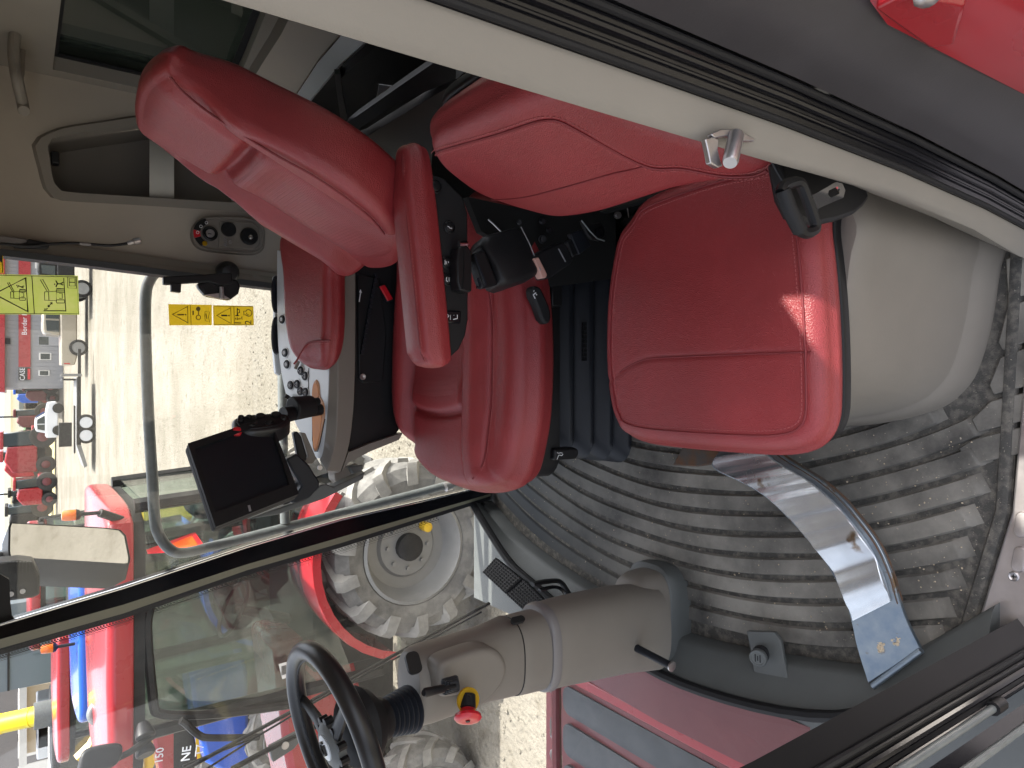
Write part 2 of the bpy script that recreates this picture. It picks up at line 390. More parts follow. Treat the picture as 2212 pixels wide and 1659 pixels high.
# ================================================================== THE CAB SHELL
cab = thing('tractor_cab', (0, 1.27, 0), 'red tractor cab interior with beige trim, glass all round and the near door open', 'tractor cab')
def P_(name, b, m, par=cab, **k): return b.build(name, M[m], par, **k)
P_('floor_pan', B().box((.1, 1.26, -.05), (1.75, 1.86, .07)), 'charcoal')
hs = sdir/sdir.z
def sun_cutout(z): return [(x+hs.x*(z-.46), y+hs.y*(z-.46)) for x, y in ((.142, .622), (-.04, .50), (.05, .40), (.185, .42))]  # roof opening added, shaped along the sun to light the passenger cushion
ro_ = [(-.975, .30), (.975, .30), (.975, 2.3), (-.975, 2.3)]
P_('roof', B().holed(Fr((0, 0, 1.70), (1, 0, 0), (0, 1, 0)), ro_, [sun_cutout(1.72)], .06), 'charcoal')
P_('headliner', B().holed(Fr((0, 0, 1.66), (1, 0, 0), (0, 1, 0)), [(-.9, .36), (.9, .36), (.9, 2.22), (-.9, 2.22)], [[(x, y) for x, y in sun_cutout(1.68)]], .03), 'beige')
P_('sun_cutout_glass', B().prism([V((x, y, 1.765)) for x, y in sun_cutout(1.765)], (0, 0, .006)), 'gw', smooth=0)  # added pane over the sun opening
# --- right rear corner panel with its storage pocket (wall at Y = 2.1)
wf = Fr((0, 2.1, 0), (1, 0, 0), (0, 0, 1))          # frame normal points towards the door
wf = Fr((0, 2.1, 0), (1, 0, 0), n=(0, -1, 0))
def wpt(x, y, Y=2.1): p = at(x, y, Y=Y); return (p.x, p.z)
pk_out = [wpt(*q) for q in ((68, 313), (74, 300), (97, 287), (133, 274), (210, 262), (290, 250), (400, 235), (520, 222), (570, 240), (590, 320), (585, 420), (565, 452), (545, 458), (300, 443), (130, 433), (108, 424), (92, 405), (80, 360))]
pk_in = [wpt(*q) for q in ((103, 318), (108, 307), (122, 299), (200, 286), (300, 273), (400, 258), (500, 248), (545, 262), (560, 330), (556, 400), (540, 432), (525, 440), (300, 427), (150, 417), (125, 408), (114, 390), (108, 350))]
def dens(l, n=60): return [(p.x, p.y) for p in resample(cr([V((a, b, 0)) for a, b in l], 6, True), n, True)]
pko, pki = dens(pk_out), dens(pk_in)
wall_o = [(.30, -.02), (.86, -.02), (.86, 1.66), (.335, 1.66), (.322, 1.38), (.302, .95), (.292, .72), (.29, .4)]
b = B().holed(wf, wall_o, [pko], -.02)
P_('corner_panel', b, 'beige')
fr_ = B()
fr_.loft([[wf(a, c, 0) for a, c in pko], [wf(a*.985+.008*.55, c*.985+.012*1., .012) for a, c in pko], [wf(a, c, .012) for a, c in pki], [wf(a, c, -.03) for a, c in pki]], cap=False)
pf = P_('pocket_frame', fr_, 'beige_dimmed')
pb = B().loft([[wf(a, c, -.025) for a, c in pki], [wf(a, c, -.15) for a, c in pki]], cap=False)
pb.add([wf(a, c, -.15) for a, c in pki], [tuple(range(len(pki)))])
P_('pocket_lining', pb, 'taupe')  # darker colour than the frame, stands in for shade in the recess
st = B()
def strap(x0, x1, y0, y1, bulge):
    A, C = [], []
    for k in range(9):
        t = k/8; y = y0+(y1-y0)*t; Yd = 2.10+.012-bulge*math.sin(t*math.pi)
        A.append(at(x0+8*math.sin(t*math.pi)*.0, y, Y=Yd)); C.append(at(x1, y, Y=Yd))
    return B().ribbon(A, C, .003, (0, 1, 0))
P_('pocket_strap', strap(323, 376, 268, 432, .03), 'silverd')
P_('pocket_strap', strap(500, 524, 380, 440, .02), 'silverd')
P_('pocket_clip', B().box(tuple(at(119, 343, Y=2.11)), (.03, .03, .018)), 'black', bevel=.003)
# --- door post trim + seal on the right side
pl_ = [(-.02), (.4), (.72), (.95), (1.2), (1.38), (1.66)]
px_ = [.286, .287, .290, .300, .313, .320, .333]
b = B().ribbon([V((x-.018, 2.055, z)) for x, z in zip(px_, pl_)], [V((x-.004, 2.045, z)) for x, z in zip(px_, pl_)], .05, (0, 1, 0))
P_('window_seal', b, 'blackm')
b = B().ribbon([V((x-.005, 2.05, z)) for x, z in zip(px_, pl_)], [V((x+.03, 2.075, z)) for x, z in zip(px_, pl_)], .04, (0, 1, 0))
P_('post_trim', b, 'beige_dimmed')
# --- rear wall: tinted window, frame, shelf, silver arch, dark bay
rf = Fr((.8, 0, 0), (0, -1, 0), n=(-1, 0, 0))      # a = -Y, b = up
def rpt(x, y, X=.8): p = at(x, y, X=X); return (-p.y, p.z)
g_in = [(-2.055, 1.275), (-.55, 1.275), (-.55, .94), (-1.40, .935), (-1.75, .90), (-2.055, .875)]
g_out = [(-2.10, 1.66), (-.5, 1.66), (-.5, .86), (-1.40, .88), (-1.75, .85), (-2.10, .82)]
P_('rear_window_frame', B().holed(rf, g_out, [g_in], .035), 'beige_dimmed', bevel=.006)
P_('rear_gasket', B().holed(rf.sh(0, 0, -.004), [(-2.065, 1.285), (-.54, 1.285), (-.54, .91), (-1.40, .905), (-1.75, .87), (-2.065, .845)], [[(-2.045, 1.265), (-.56, 1.265), (-.56, .955), (-1.40, .95), (-1.75, .915), (-2.045, .89)]], .006), 'blackm')
P_('rear_window', B().holed(rf.sh(0, 0, -.03), g_out, [], .005), 'gt')
def rl(pts, X): return [at(x, y, X=X) for x, y in pts]
L1 = rl([(640, -75), (592, 10), (560, 75), (525, 135), (500, 180), (480, 215)], .79)
L2 = rl([(690, -75), (640, 10), (607, 75), (565, 140), (535, 190), (510, 225)], .74)
L3 = rl([(815, -75), (775, 10), (737, 70), (690, 125), (643, 197), (610, 240)], .70)
L4 = rl([(890, -75), (845, 20), (801, 80), (735, 138), (672, 213), (640, 255)], .66)
P_('rear_shelf', B().ribbon(L1, L2, .02, (.5, 0, -.5)), 'taupe')
P_('rear_shelf', B().ribbon(L2, L3, .02, (.5, 0, -.5)), 'beige')
P_('shelf_arch', B().ribbon([p+V((-.012, 0, .004)) for p in L3], L4, .012, (.4, 0, -.6)), 'silver')
P_('rear_bay', B().box((.80, 1.25, .3), (.03, 1.66, .9)).box((.6, 1.25, .22), (.4, 1.66, .02)), 'void')
b = B()
b.ribbon(rl([(862, 40), (801, 86), (735, 146), (722, 165)], .65), rl([(880, 50), (822, 93), (748, 158), (735, 170)], .64), .02, (.5, 0, -.3))
b.ribbon(rl([(722, 160), (728, 205), (736, 260)], .64), rl([(735, 160), (740, 205), (752, 260)], .635), .02, (.5, 0, 0))
P_('bay_rim', b, 'black')
b = B().ribbon(rl([(740, 275), (755, 262), (862, 187), (948, 128), (1010, 88)], .62), rl([(765, 290), (780, 275), (854, 225), (985, 171), (1050, 130)], .60), .05, (.6, 0, -.4))
P_('bay_bar', b, 'blackm')
b = B().prism([at(x, y, X=.60) for x, y in ((760, 306), (790, 296), (987, 177), (1016, 236), (935, 312), (930, 390), (860, 380))], (.02, 0, 0))
P_('bay_panel', b, 'darkbay')
b = B().prism([at(x, y, X=.56) for x, y in ((985, 172), (1040, 120), (1130, 180), (1060, 260), (1014, 232))], (.02, 0, 0))
P_('bay_panel', b, 'void')
lb = B().prism([at(x, y, X=.66) for x, y in ((813, 212), (819, 183), (850, 187), (836, 214))], (.002, 0, 0))
P_('bay_label', lb, 'grey')
# --- left rear quarter (behind the door pillar), unseen, panel added to shade the cab
P_('quarter_shade_panel', B().box((.56, .40, .40), (.46, .03, .85)), 'charcoal')
P_('quarter_glass', B().box((.56, .40, 1.25), (.46, .006, .84)), 'gt')  # tint deepened to dim the light on the backrest side
# --- near door pillar (beige lining, seals, grey jamb), Y 0.33 - 0.50
zz = [1.66, 1.3, .95, .7, .45, .22, .06, -.06]
def vl(xs, Y): return [V((x, Y if not isinstance(Y, list) else Y[i], zz[i])) for i, x in enumerate(xs)]
i0 = vl([.262]*5+[.25, .235, .225], .51)
i1 = vl([.235, .234, .233, .233, .237, .222, .20, .195], .455)
i2 = vl([.242, .241, .24, .24, .242, .230, .209, .203], .446)
i3 = vl([.270, .2695, .269, .268, .262, .250, .236, .230], .443)
i4 = vl([.270, .2695, .269, .268, .262, .250, .236, .230], .452)
b = B(); N_ = len(zz)
b.loft([[a, c, d, e, f, a+V((.05, 0, 0))] for a, c, d, e, f in zip(i0, i1, i2, i3, i4)])
P_('door_pillar_lining', b, 'beige_dimmed', smooth=60)
def off(l, dx, Y): return [V((p.x+dx, Y, p.z)) for p in l]
b = B().ribbon(off(i3, .0005, .440), off(i3, .046, .432), .04, (0, 1, 0))
P_('door_pillar', b, 'blackg')
for dx, Y, r, mt in ((.003, .4385, .0035, 'blackm'), (.0150, .4365, .0022, 'blackg'), (.0250, .434, .0040, 'blackg'), (.0385, .430, .0040, 'blackm')):
    P_('door_seal', B().tube(off(i3, dx, Y), r, 8), mt)
jb = [V((p.x+.043, .425, p.z)) for p in i3]; jc = [V((p.x+.050, .405, p.z)) for p in i3]; jd = [V((p.x+.067, .345, p.z)) for p in i3]; je = [V((p.x+.10, .33, p.z)) for p in i3]
b = B().loft([[p, q, r, t, t+V((.02, .02, 0)), p+V((.06, .0, 0))] for p, q, r, t in zip(jb, jc, jd, je)])
P_('door_jamb', b, 'jamb', smooth=50)
# red rear fender outside the pillar
rows = []
for k in range(9):
    t = k/8; Y = .338-.30*t; x = .332+.03*t+.16*t*t
    rows.append([V((x+.22, Y-.02, .74)), V((x+.06, Y, .735)), V((x+.012, Y, .72)), V((x, Y, .69)), V((x+.008, Y, .40)), V((x+.02, Y, .0)), V((x+.03, Y, -.6))])
P_('rear_fender', B().grid(rows), 'tractor', smooth=60)
rows = [[V((p.x-.006, p.y, p.z)) for p in r[2:5]] for r in rows[:3]]
b = B().prism([V((.331, .33, .728)), V((.333, .30, .728)), V((.336, .285, .66)), V((.330, .32, .60)), V((.327, .334, .62))], (.012, -.002, 0))
P_('fender_bracket', b, 'tractor', bevel=.003)
P_('fender_bolt', B().lathe(axis_frame((.332, .292, .715), (-1, -.2, .2)), [(.011, 0), (.011, .005), (.007, .009), (.002, .01)], 10), 'zinc')
# --- striker on the pillar
sk = thing('door_striker', tuple(at(1585, 300, Y=.44)), 'steel door striker pin with hooked bracket on the beige pillar', 'door striker')
f = Fr(at(1585, 292, Y=.440), (0, 0, 1), n=(-.3, -1, 0))
b = B().prism([at(x, y, Y=.437) for x, y in ((1537, 290), (1556, 279), (1590, 278), (1632, 299), (1630, 305), (1595, 303), (1572, 293), (1545, 298))], (0, .006, 0))
P_('bracket', b, 'zinc', sk, bevel=.001)
b = B().prism([at(x, y, Y=.437) for x, y in ((1524, 300), (1540, 296), (1553, 300), (1551, 322), (1556, 345), (1562, 358), (1552, 362), (1535, 352), (1530, 325))], (0, .006, 0))
P_('hook', b, 'zinc', sk, bevel=.001)
a0, a1 = at(1590, 292, Y=.435), at(1577, 352, Y=.425)
P_('pin', B().lathe(axis_frame(a0, a1-a0), [(.0075, 0), (.0075, (a1-a0).length-.003), (.0065, (a1-a0).length), (.003, (a1-a0).length)], 18), 'zinc', sk)
# --- near front pillar and its seals
zz = [1.66, 1.2, .7, .35, .12, .02, -.05]
def nl(x0, x1, Y): return [V((x0+(x1-x0)*min(1, max(0, (z-.02)/.7)), Y, z)) for z in zz]
e1, e2 = nl(-.382, -.405, .475), nl(-.409, -.425, .452)
P_('front_pillar', B().ribbon(e1, e2, .05, (-.6, .5, 0)), 'blackd', smooth=30)
e3 = nl(-.447, -.453, .432)
P_('front_pillar', B().ribbon([p+V((0, 0, 0)) for p in e2], e3, .04, (-.6, .5, 0)), 'blackd')
for ex, Y, r, mt in ((-.415, .446, .0045, 'blackm'), (-.424, .441, .003, 'black'), (-.434, .437, .0055, 'blackg'), (-.447, .43, .004, 'blackg')):
    P_('pillar_seal', B().tube(nl(ex, ex-.012, Y), r, 8), mt)
rod = thing('door_gas_strut', (-.46, .42, .5), 'slim steel gas strut running beside the near front pillar', 'gas strut')
a0, a1 = at(2150, 1527, Y=.425), at(1900, 1692, Y=.42)
P_('rod', B().tube([a0, a1], .0055, 10), 'galv', rod); P_('socket', B().tube([a0-(a1-a0)*.06, a0+(a1-a0)*.03], .010, 10), 'black', rod)
dr = B().ribbon(nl(-.462, -.474, .418), nl(-.475, -.488, .405), .03, (-.6, .5, 0))
P_('door_edge', dr, 'blackg')
P_('door_edge_seal', B().tube(nl(-.476, -.49, .402), .005, 8), 'galv')
# --- sill plate
s0, s1, s2, s3 = at(2105, 1366, Z=.012), at(2185, 1106, Z=.012), V((.35, .44, .012)), V((.35, .25, .012))
b = B().prism([s0, s1, s2, s3, V((-.43, .25, .012)), V((-.46, .47, .012))], (0, 0, -.02))
P_('sill_plate', b, 'alu', bevel=.004)
for (x, y, r1, r2) in ((2207, 1133, 17, 30), (2202, 1208, 17, 26)):
    f = Fr(at(x, y, Z=.012), (1, -.15, 0), n=(0, 0, 1))
    o = rrect(.022, .010, .010)
    P_('sill_emboss', B().loft([[f(q*1.0, w*1.0, 0) for q, w in o], [f(q*.9, w*.8, .004) for q, w in o], [f(q*.72, w*.55, .0045) for q, w in o]]), 'alu')
f = axis_frame(at(2190, 1245, Z=.012), (0, 0, 1))
sc_ = P_('sill_screw', B().lathe(f, [(.008, 0), (.008, .002), (.0065, .003), (.0055, .0022), (.001, .002)], 16), 'zinc')
P_('screw_slot', B().box((0, 0, .0026), (.007, .0014, .001), f).box((0, 0, .0026), (.0014, .007, .0012), f), 'black', sc_)
# --- windshield and side window
Wb = [V(p) for p in ((-.445, .50, .095), (-.63, .74, .095), (-.70, 1.12, .09), (-.665, 1.45, .085), (-.60, 1.70, .08), (-.55, 1.84, .08), (-.395, 2.06, .075))]
Wc = cr(Wb, 6)
def Wat(p, z): return V((p.x-.155*(z-.08)*(.75+.25*min(1, max(0, 1.3*(p.y-.3)))), p.y-.0*(z), z))
rowsW = [[Wat(p, z) for p in Wc] for z in (.085, .4, .8, 1.2, 1.66)]
P_('windshield', B().grid(rowsW), 'gw', smooth=70)
b = B().grid([[Wat(p, .085)+V((.002, 0, 0)) for p in Wc], [Wat(p, .105)+V((.002, 0, 0)) for p in Wc]])
P_('windshield_seal', B().tube([Wat(p, .085)+V((.006, 0, 0)) for p in Wc], .012, 8), 'blackm')
sd = [(.29, .05), (.33, 1.66), (-.66, 1.66), (-.60, 1.38), (-.395, .05)]
P_('side_window', B().holed(Fr((0, 2.062, 0), (1, 0, 0), n=(0, -1, 0)), [(a, c) for a, c in sd], [], .004), 'gs')
P_('side_wall', B().box((-.05, 2.10, -.05), (.72, .06, .16)), 'charcoal')
# far front pillar: black lacquered face, olive strip painted as a reflection, printed border
xs = [-700, -300, 0, 267, 533, 737, 900, 1025, 1060]
def li(tab, x):
    for i in range(len(tab)-1):
        if x <= tab[i+1][0] or i == len(tab)-2:
            a, c = tab[i], tab[i+1]; return a[1]+(c[1]-a[1])*(x-a[0])/(c[0]-a[0])
A1 = [(0, 1349), (267, 1269), (533, 1181), (737, 1122), (1020, 1058)]
A2 = [(0, 1381), (267, 1306), (533, 1219), (737, 1160), (1020, 1078)]
A3 = [(0, 1401), (267, 1325), (533, 1232), (737, 1173), (1020, 1084)]
A4 = [(0, 1415), (267, 1337), (533, 1243), (737, 1183), (1020, 1092)]
a1 = [at(x, li(A1, x), Y=2.04) for x in xs]; a2 = [at(x, li(A2, x), Y=2.02) for x in xs]
a3 = [at(x, li(A3, x), Y=2.03) for x in xs]; a4 = [at(x, li(A4, x), Y=2.035) for x in xs]
P_('window_pillar', B().ribbon(a1, a2, .04, (0, 1, 0)), 'blackg', smooth=30)
P_('pillar_edge', B().tube(a1, .004, 8), 'chrome')
P_('pillar_strip', B().ribbon(a2, a3, .02, (0, 1, 0)), 'olive')
P_('pillar_border', B().ribbon(a3, a4, .012, (0, 1, 0)), 'blackm')
b = B(); rr = random.Random(3)
for i in range(150):
    x = -40+i*6.6; y0 = li(A4, x)
    for k in range(5):
        p = at(x+(k % 2)*3.3, y0+2.6+k*2.7, Y=2.036); r = .0021-.00033*k
        b.add([p+V((-r, 0, -r)), p+V((r, 0, -r)), p+V((r, 0, r)), p+V((-r, 0, r))], [(0, 1, 2, 3)])
P_('border_dots', b, 'blackm', kind='stuff')
P_('window_corner', B().prism([at(x, y, Y=2.055) for x, y in ((-120, 1170), (20, 1252), (22, 1300), (26, 1332), (40, 1346), (-30, 1372), (-160, 1400))], (0, .01, 0)), 'blackm')
# --- dash trim below the windshield (stepped moulding round the front of the mat)
Fm = [V(p) for p in ((-.36, .50, 0), (-.50, .66, 0), (-.545, .74, 0), (-.606, 1.167, 0), (-.562, 1.563, 0), (-.49, 1.86, 0), (-.405, 2.04, 0))]
Fc = resample(cr(Fm, 8), 37); Wr = resample(Wc, 37)
b = B().loft([[V((p.x, p.y, -.01)), V((p.x-.004, p.y, .03)), V((p.x-.014, p.y, .042)), V((p.x*.5+q.x*.5, p.y*.5+q.y*.5, .052)), V((q.x+.016, q.y, .078)), V((q.x-.01, q.y, .07)), V((q.x-.02, q.y, -.03))] for p, q in zip(Fc, Wr)])
P_('dash_trim', b, 'charcoal', smooth=50)
# windshield sticker
P_('windshield_sticker', B().prism([at(x, y, X=-.695) for x, y in ((1510, 1470), (1529, 1462), (1537, 1478), (1518, 1487))], (.001, 0, 0)), 'hoodblk')
P_('windshield_sticker', B().prism([at(x, y, X=-.695) for x, y in ((1518, 1487), (1537, 1478), (1545, 1494), (1526, 1503))], (.001, 0, 0)), 'paper')
# ------------------------------------------------------------------ retainer knob + flap on the trim
rk = thing('mat_retainer', tuple(at(1630, 1410, Z=.05)), 'round black mat retainer knob standing on the dark trim', 'retainer knob')
fp = [at(x, y, Z=.048) for x, y in ((1612, 1363), (1672, 1365), (1686, 1385), (1692, 1420), (1703, 1470), (1695, 1477), (1640, 1468), (1628, 1450), (1620, 1400))]
P_('flap', B().prism(fp, (0, 0, -.010)), 'charcoal', rk, bevel=.002)
f = axis_frame(at(1645, 1411, Z=.05), (-.1, -.35, 1))
P_('stem', B().lathe(f, [(.018, 0), (.018, .004), (.012, .006), (.012, .018)], 18), 'blackm', rk)
P_('knob', B().lathe(f.sh(0, 0, .016), [(.017, 0), (.0185, .003), (.0185, .010), (.017, .012), (.0145, .012), (.0135, .0108), (.001, .0108)], 24), 'charcoal', rk)
b = B()
for k in range(3): b.box((0, (k-1)*.005, .0272), (.016 if k != 1 else .010, .002, .0012), f)
P_('emblem', b, 'blackm', rk)
# ================================================================== FLOOR MAT
fm = thing('floor_mat', (0, 1.0, 0), 'dusty black rubber floor mat with curved ribs covering the cab floor', 'floor mat')
(x1, y1), (x2, y2), (x3, y3) = (-.545, .74), (-.606, 1.167), (-.41, 2.02)
D_ = 2*(x1*(y2-y3)+x2*(y3-y1)+x3*(y1-y2))
CX = ((x1*x1+y1*y1)*(y2-y3)+(x2*x2+y2*y2)*(y3-y1)+(x3*x3+y3*y3)*(y1-y2))/D_
CY = ((x1*x1+y1*y1)*(x3-x2)+(x2*x2+y2*y2)*(x1-x3)+(x3*x3+y3*y3)*(x2-x1))/D_
RR = math.hypot(x1-CX, y1-CY)
def sillY(x): return .487-.26*(x+.2116) if x < -.2116 else .487-.05*(x+.2116)
base = [V((p.x, p.y, 0)) for p in Fc]+[V((.45, 2.05, 0)), V((.45, .44, 0))]+[V((x, sillY(x), 0)) for x in (.3, .1, -.1, -.2116, -.33)]
P_('mat_sheet', B().prism(base, (0, 0, -.015)), 'groove', fm)
def inside(x, y):
    if y < sillY(x)+.028 or y > 2.03 or x > .42: return False
    if x > -.045 and y < .60: return False
    return True
rib_step = .046
nr = 0
for k in range(22):
    r1 = RR-.030-k*rib_step; r0 = r1-.0375
    if r0 < .2: break
    segs = []; cur = []
    for j in range(681):
        th = R(95)+R(170)*j/680
        ok = all(inside(CX+r*math.cos(th), CY+r*math.sin(th)) for r in (r0, r1))
        if ok: cur.append(th)
        else:
            if len(cur)*R(.25)*r0 > .09: segs.append(cur)
            cur = []
    if len(cur)*R(.25)*r0 > .09: segs.append(cur)
    for sg in segs:
        rings = []
        for i, th in enumerate(sg):
            e = 1 if 2 < i < len(sg)-3 else .2
            wv = .0015*math.sin(th*23+k)
            c, s = math.cos(th), math.sin(th)
            rings.append([V((CX+r*c, CY+r*s, z)) for r, z in ((r0+wv, -.001), (r0+.004+wv, .0075*e), (r1-.0035+wv, .0085*e), (r1+wv, -.001))])
        P_('rib', B().loft(rings), 'mat', fm, smooth=60); nr += 1
b = B().tube([V((x, sillY(x)+.012, .003)) for x in (-.43, -.3, -.2116, -.1, .1, .3)], .011, 8, flat=.7)
P_('mat_border', b, 'groove', fm)
# chevron ribs by the sill, beside the seat box
for l in (((2172, 560), (2225, 535), (2225, 632), (2178, 650)), ((2176, 664), (2225, 645), (2225, 735), (2166, 757), (2156, 740)), ((2160, 772), (2225, 748), (2225, 832), (2146, 852), (2136, 832)),
          ((2140, 866), (2225, 845), (2225, 905), (2112, 934), (2098, 906)), ((2104, 948), (2225, 918), (2225, 975), (2090, 1006), (2070, 968))):
    P_('tread_block', B().prism([at(x, y, Z=.007) for x, y in l], (0, 0, -.008)), 'mat', fm, bevel=.002)

# ------------------------------------------------------------------ unseen, added to cut light at the open door: entry steps, tank, near rear tyre
es = thing('unseen_entry_steps', (-.05, -.1, -.9), 'unseen black entry steps below the open door, added to block ground bounce', 'steps')
P_('platform', B().box((-.05, .02, -.33), (.86, .42, .05)), 'black', es, bevel=.01)
for k in range(3): P_('step', B().box((-.05, -.12-.03*k, -.62-.3*k), (.56, .24, .04)), 'black', es, bevel=.01)
for x in (-.34, .24): P_('side_rail', B().box((x, -.12, -.85), (.03, .22, 1.1)), 'black', es, bevel=.008)
P_('tank', B().box((-.05, .32, -.75), (1.0, .28, .75)), 'black', es, bevel=.04)
rw_ = thing('unseen_rear_tyre', (1.35, -.12, -.65), 'unseen large black rear tyre behind the open door, added to block sky and bounced light', 'tyre')
P_('tyre', B().lathe(Fr((1.35, -.08, -.62), (1, 0, 0), n=(0, -1, 0)), [(.52, -.30), (.80, -.31), (.96, -.24), (.98, 0), (.96, .24), (.80, .31), (.52, .30)], 56, cap=False), 'tyred', rw_)
P_('rim', B().lathe(Fr((1.35, -.08, -.62), (1, 0, 0), n=(0, -1, 0)), [(.53, .29), (.50, .28), (.46, .1), (.3, .06), (.001, .06)], 40, cap=False), 'rim', rw_)
# ================================================================== DRIVER SEAT
ds = thing('driver_seat', (.1, 1.5, 0), 'red leather driver seat with black suspension bellows in the middle of the cab', 'driver seat')
def sm(a, b, x):
    t = max(0, min(1, (x-a)/(b-a))); return t*t*(3-2*t)
cf = Fr((0, 1.5, .50), (1, 0, -.02), n=(.02, 0, 1))
def ctop(a, b):
    c = b-.035
    h = .030*sm(.120, .175, abs(c))-.035*sm(.19, .26, abs(c))
    h -= .022*math.exp(-((abs(c)-.138)/.011)**2)*sm(-.26, -.2, a)
    fx = -.075+.9*c*c
    h -= .014*math.exp(-((a-fx)/.010)**2)*(1-sm(.12, .15, abs(c)))
    h += .010*(1-sm(.11, .14, abs(c)))*math.exp(-((a-fx-.035)/.04)**2)
    h -= .9*max(0, -.10-a)**2
    h -= .0045*math.exp(-((b-(-.205+.10*max(0, -a-.05)))/.004)**2)*(1 if a < .35 else 0)
    return h
cush = [(-.212, -.225), (-.13, -.265), (-.03, -.282), (.12, -.280), (.30, -.25), (.42, -.21), (.45, 0), (.42, .22), (.25, .25), (.08, .262), (-.06, .255), (-.175, .205), (-.232, .12), (-.248, 0), (-.241, -.12)]
C_ = P_('cushion', B().pad(cf, cush, .125, .045, ctop, rings=60, seg=260, belly=.012), 'leather', ds, smooth=80)
def onc(a, b, d=.0): return cf(a, b, ctop(a, b)+d)
ins = []
for i in range(13):
    row = []
    for j in range(15):
        c = -.118+.236*j/14; fx = -.063+.9*c*c
        a = fx+(.40-fx)*i/12
        row.append(onc(a, c+.035, .0022 if 0 < i and 0 < j < 14 else -.002))
    ins.append(row)
P_('insert', B().grid(ins), 'perf', C_, smooth=80)
sl_ = [(.30, -.185), (.15, -.203), (0, -.206), (-.10, -.200), (-.17, -.19), (-.21, -.165)]
slp = resample(cr([onc(a, b, .0005) for a, b in sl_], 8), 60)
P_('seam', B().tube(slp, .0019, 6), 'seam', C_)
P_('stitching', stitches(slp, (0, 0, 1), side=.006).add([], []), 'thread', C_, kind='stuff')
P_('stitching', stitches(slp, (0, 0, 1), side=-.006), 'thread', C_, kind='stuff')
# backrest
bf = Fr((.262, 1.48, .66), (0, -1, 0), n=(-.902, 0, .432))
def bp(x, y, h=0): q = bf.inv(at(x, y, pl=(bf.o+bf.n*h, bf.n))); return (q[0], q[1])
bo = [bp(*q) for q in ((352, 152), (388, 176), (530, 248), (650, 306), (737, 358), (800, 405), (850, 455), (868, 510), (852, 577), (775, 584), (708, 570), (640, 536), (600, 500), (547, 447), (487, 405), (400, 350), (340, 315), (300, 275), (287, 235), (290, 198), (303, 172), (324, 154))]
bo = [(a+(.006 if a > .05 else 0), b) for a, b in bo]
hb = bp(520, 340)[1]      # height of the headrest crease
def iw(b): return .135+.035*sm(.12, .0, b)
def btop(a, b):
    ac = a-.07; u = abs(ac)/iw(b)
    lo = 1-sm(hb+.03, hb+.13, b); lc = 1-sm(hb-.012, hb+.018, b)
    h = lo*(.026*sm(.92, 1.25, u)-.010*math.exp(-((u-.95)/.09)**2)-(.030*sm(1.35, 1.9, u) if a < .07 else 0))
    h += (1-lc)*.016*(1-sm(.8, 1.25, u))
    h -= .020*math.exp(-((b-hb-.25*ac*ac)/.012)**2)*(1-sm(.82, 1.05, u))
    h += .014*lc*(1-sm(.4, .9, u))*math.exp(-((b-.17)/.11)**2)
    h += .010*lc*(1-sm(.6, .95, u))*math.exp(-((b-hb+.035)/.03)**2)
    t = sm(.49, .60, b); h -= .030*t*t
    return h
def bth(a, b): return .082-.022*sm(.46, .57, b)
K_ = P_('backrest', B().pad(bf, bo, .088, .020, btop, rings=64, seg=280, rb=.025, belly=.003, thf=bth), 'leather', ds, smooth=80)
rows = []
for i in range(31):
    row = []
    for j in range(19):
        q = -1+2*j/18
        b0 = .035+.05*q*q; b1 = hb-.017
        b = b0+(b1-b0)*i/30
        a = .07+q*iw(b)*.88
        bb = b+(.25*(a-.07)**2)*i/30
        row.append(bf(a, bb, btop(a, bb)+(.0016 if 0 < j < 18 and 0 < i < 30 else -.003)))
    rows.append(row)
P_('insert', B().grid(rows), 'perf', K_, smooth=80)
def onb(x, y, d=.0035):
    a, b = bp(x, y); return bf(a, b, btop(a, b)+d)
sq = resample(cr([onb(*q) for q in ((370, 168), (400, 192), (470, 232), (600, 297), (690, 348), (760, 396), (815, 442), (843, 478))], 8), 90)
P_('seam', B().tube(sq, .0020, 6), 'seam', K_)
P_('stitching', stitches(sq, bf.n, side=.0065), 'thread', K_, kind='stuff')
P_('stitching', stitches(sq, bf.n, side=-.0065), 'thread', K_, kind='stuff')
shell = [(a*.74-.03, b*.80+.015) for a, b in bo]
P_('back_shell', B().pad(bf.sh(0, 0, -.088), shell, .03, .02, rings=4, seg=90), 'black', ds, smooth=60)
# seat pan, side rail and suspension
P_('seat_pan', B().slab(Fr((.08, 1.5, .315), (1, 0, 0), (0, 1, 0)), rrect(.30, .215, .06), 0, .06, .01), 'black', ds)
def ring(hx, hy, z, cx=.095, cy=1.60): return [V((cx+a, cy+b, z)) for a, b in rrect(hx, hy, .05, 6)]
rg = []
zf = [.335, .30, .262, .224, .186, .148, .110, .072, .034, .0]
P_('suspension_plate', B().loft([ring(.262, .232, .345), ring(.268, .238, .342), ring(.268, .238, .275), ring(.262, .232, .27)]), 'rubber', ds, smooth=50)
z = .272
for k in range(4):
    hx = .262+.008*k
    rg += [ring(hx-.028, .212, z), ring(hx-.02, .222, z-.010), ring(hx+.012, .246+.004*k, z-.040), ring(hx+.018, .251+.004*k, z-.050), ring(hx+.012, .246+.004*k, z-.058)]
    z -= .062
rg.append(ring(.25, .22, z-.01))
P_('bellows', B().loft(rg), 'rubber', ds, smooth=60)
b = B()
for k in range(9): b.box(tuple(at(1262, 700+9.5*k, Y=1.352)), (.008, .006, .012))
P_('vent_slot', b, 'black', ds)
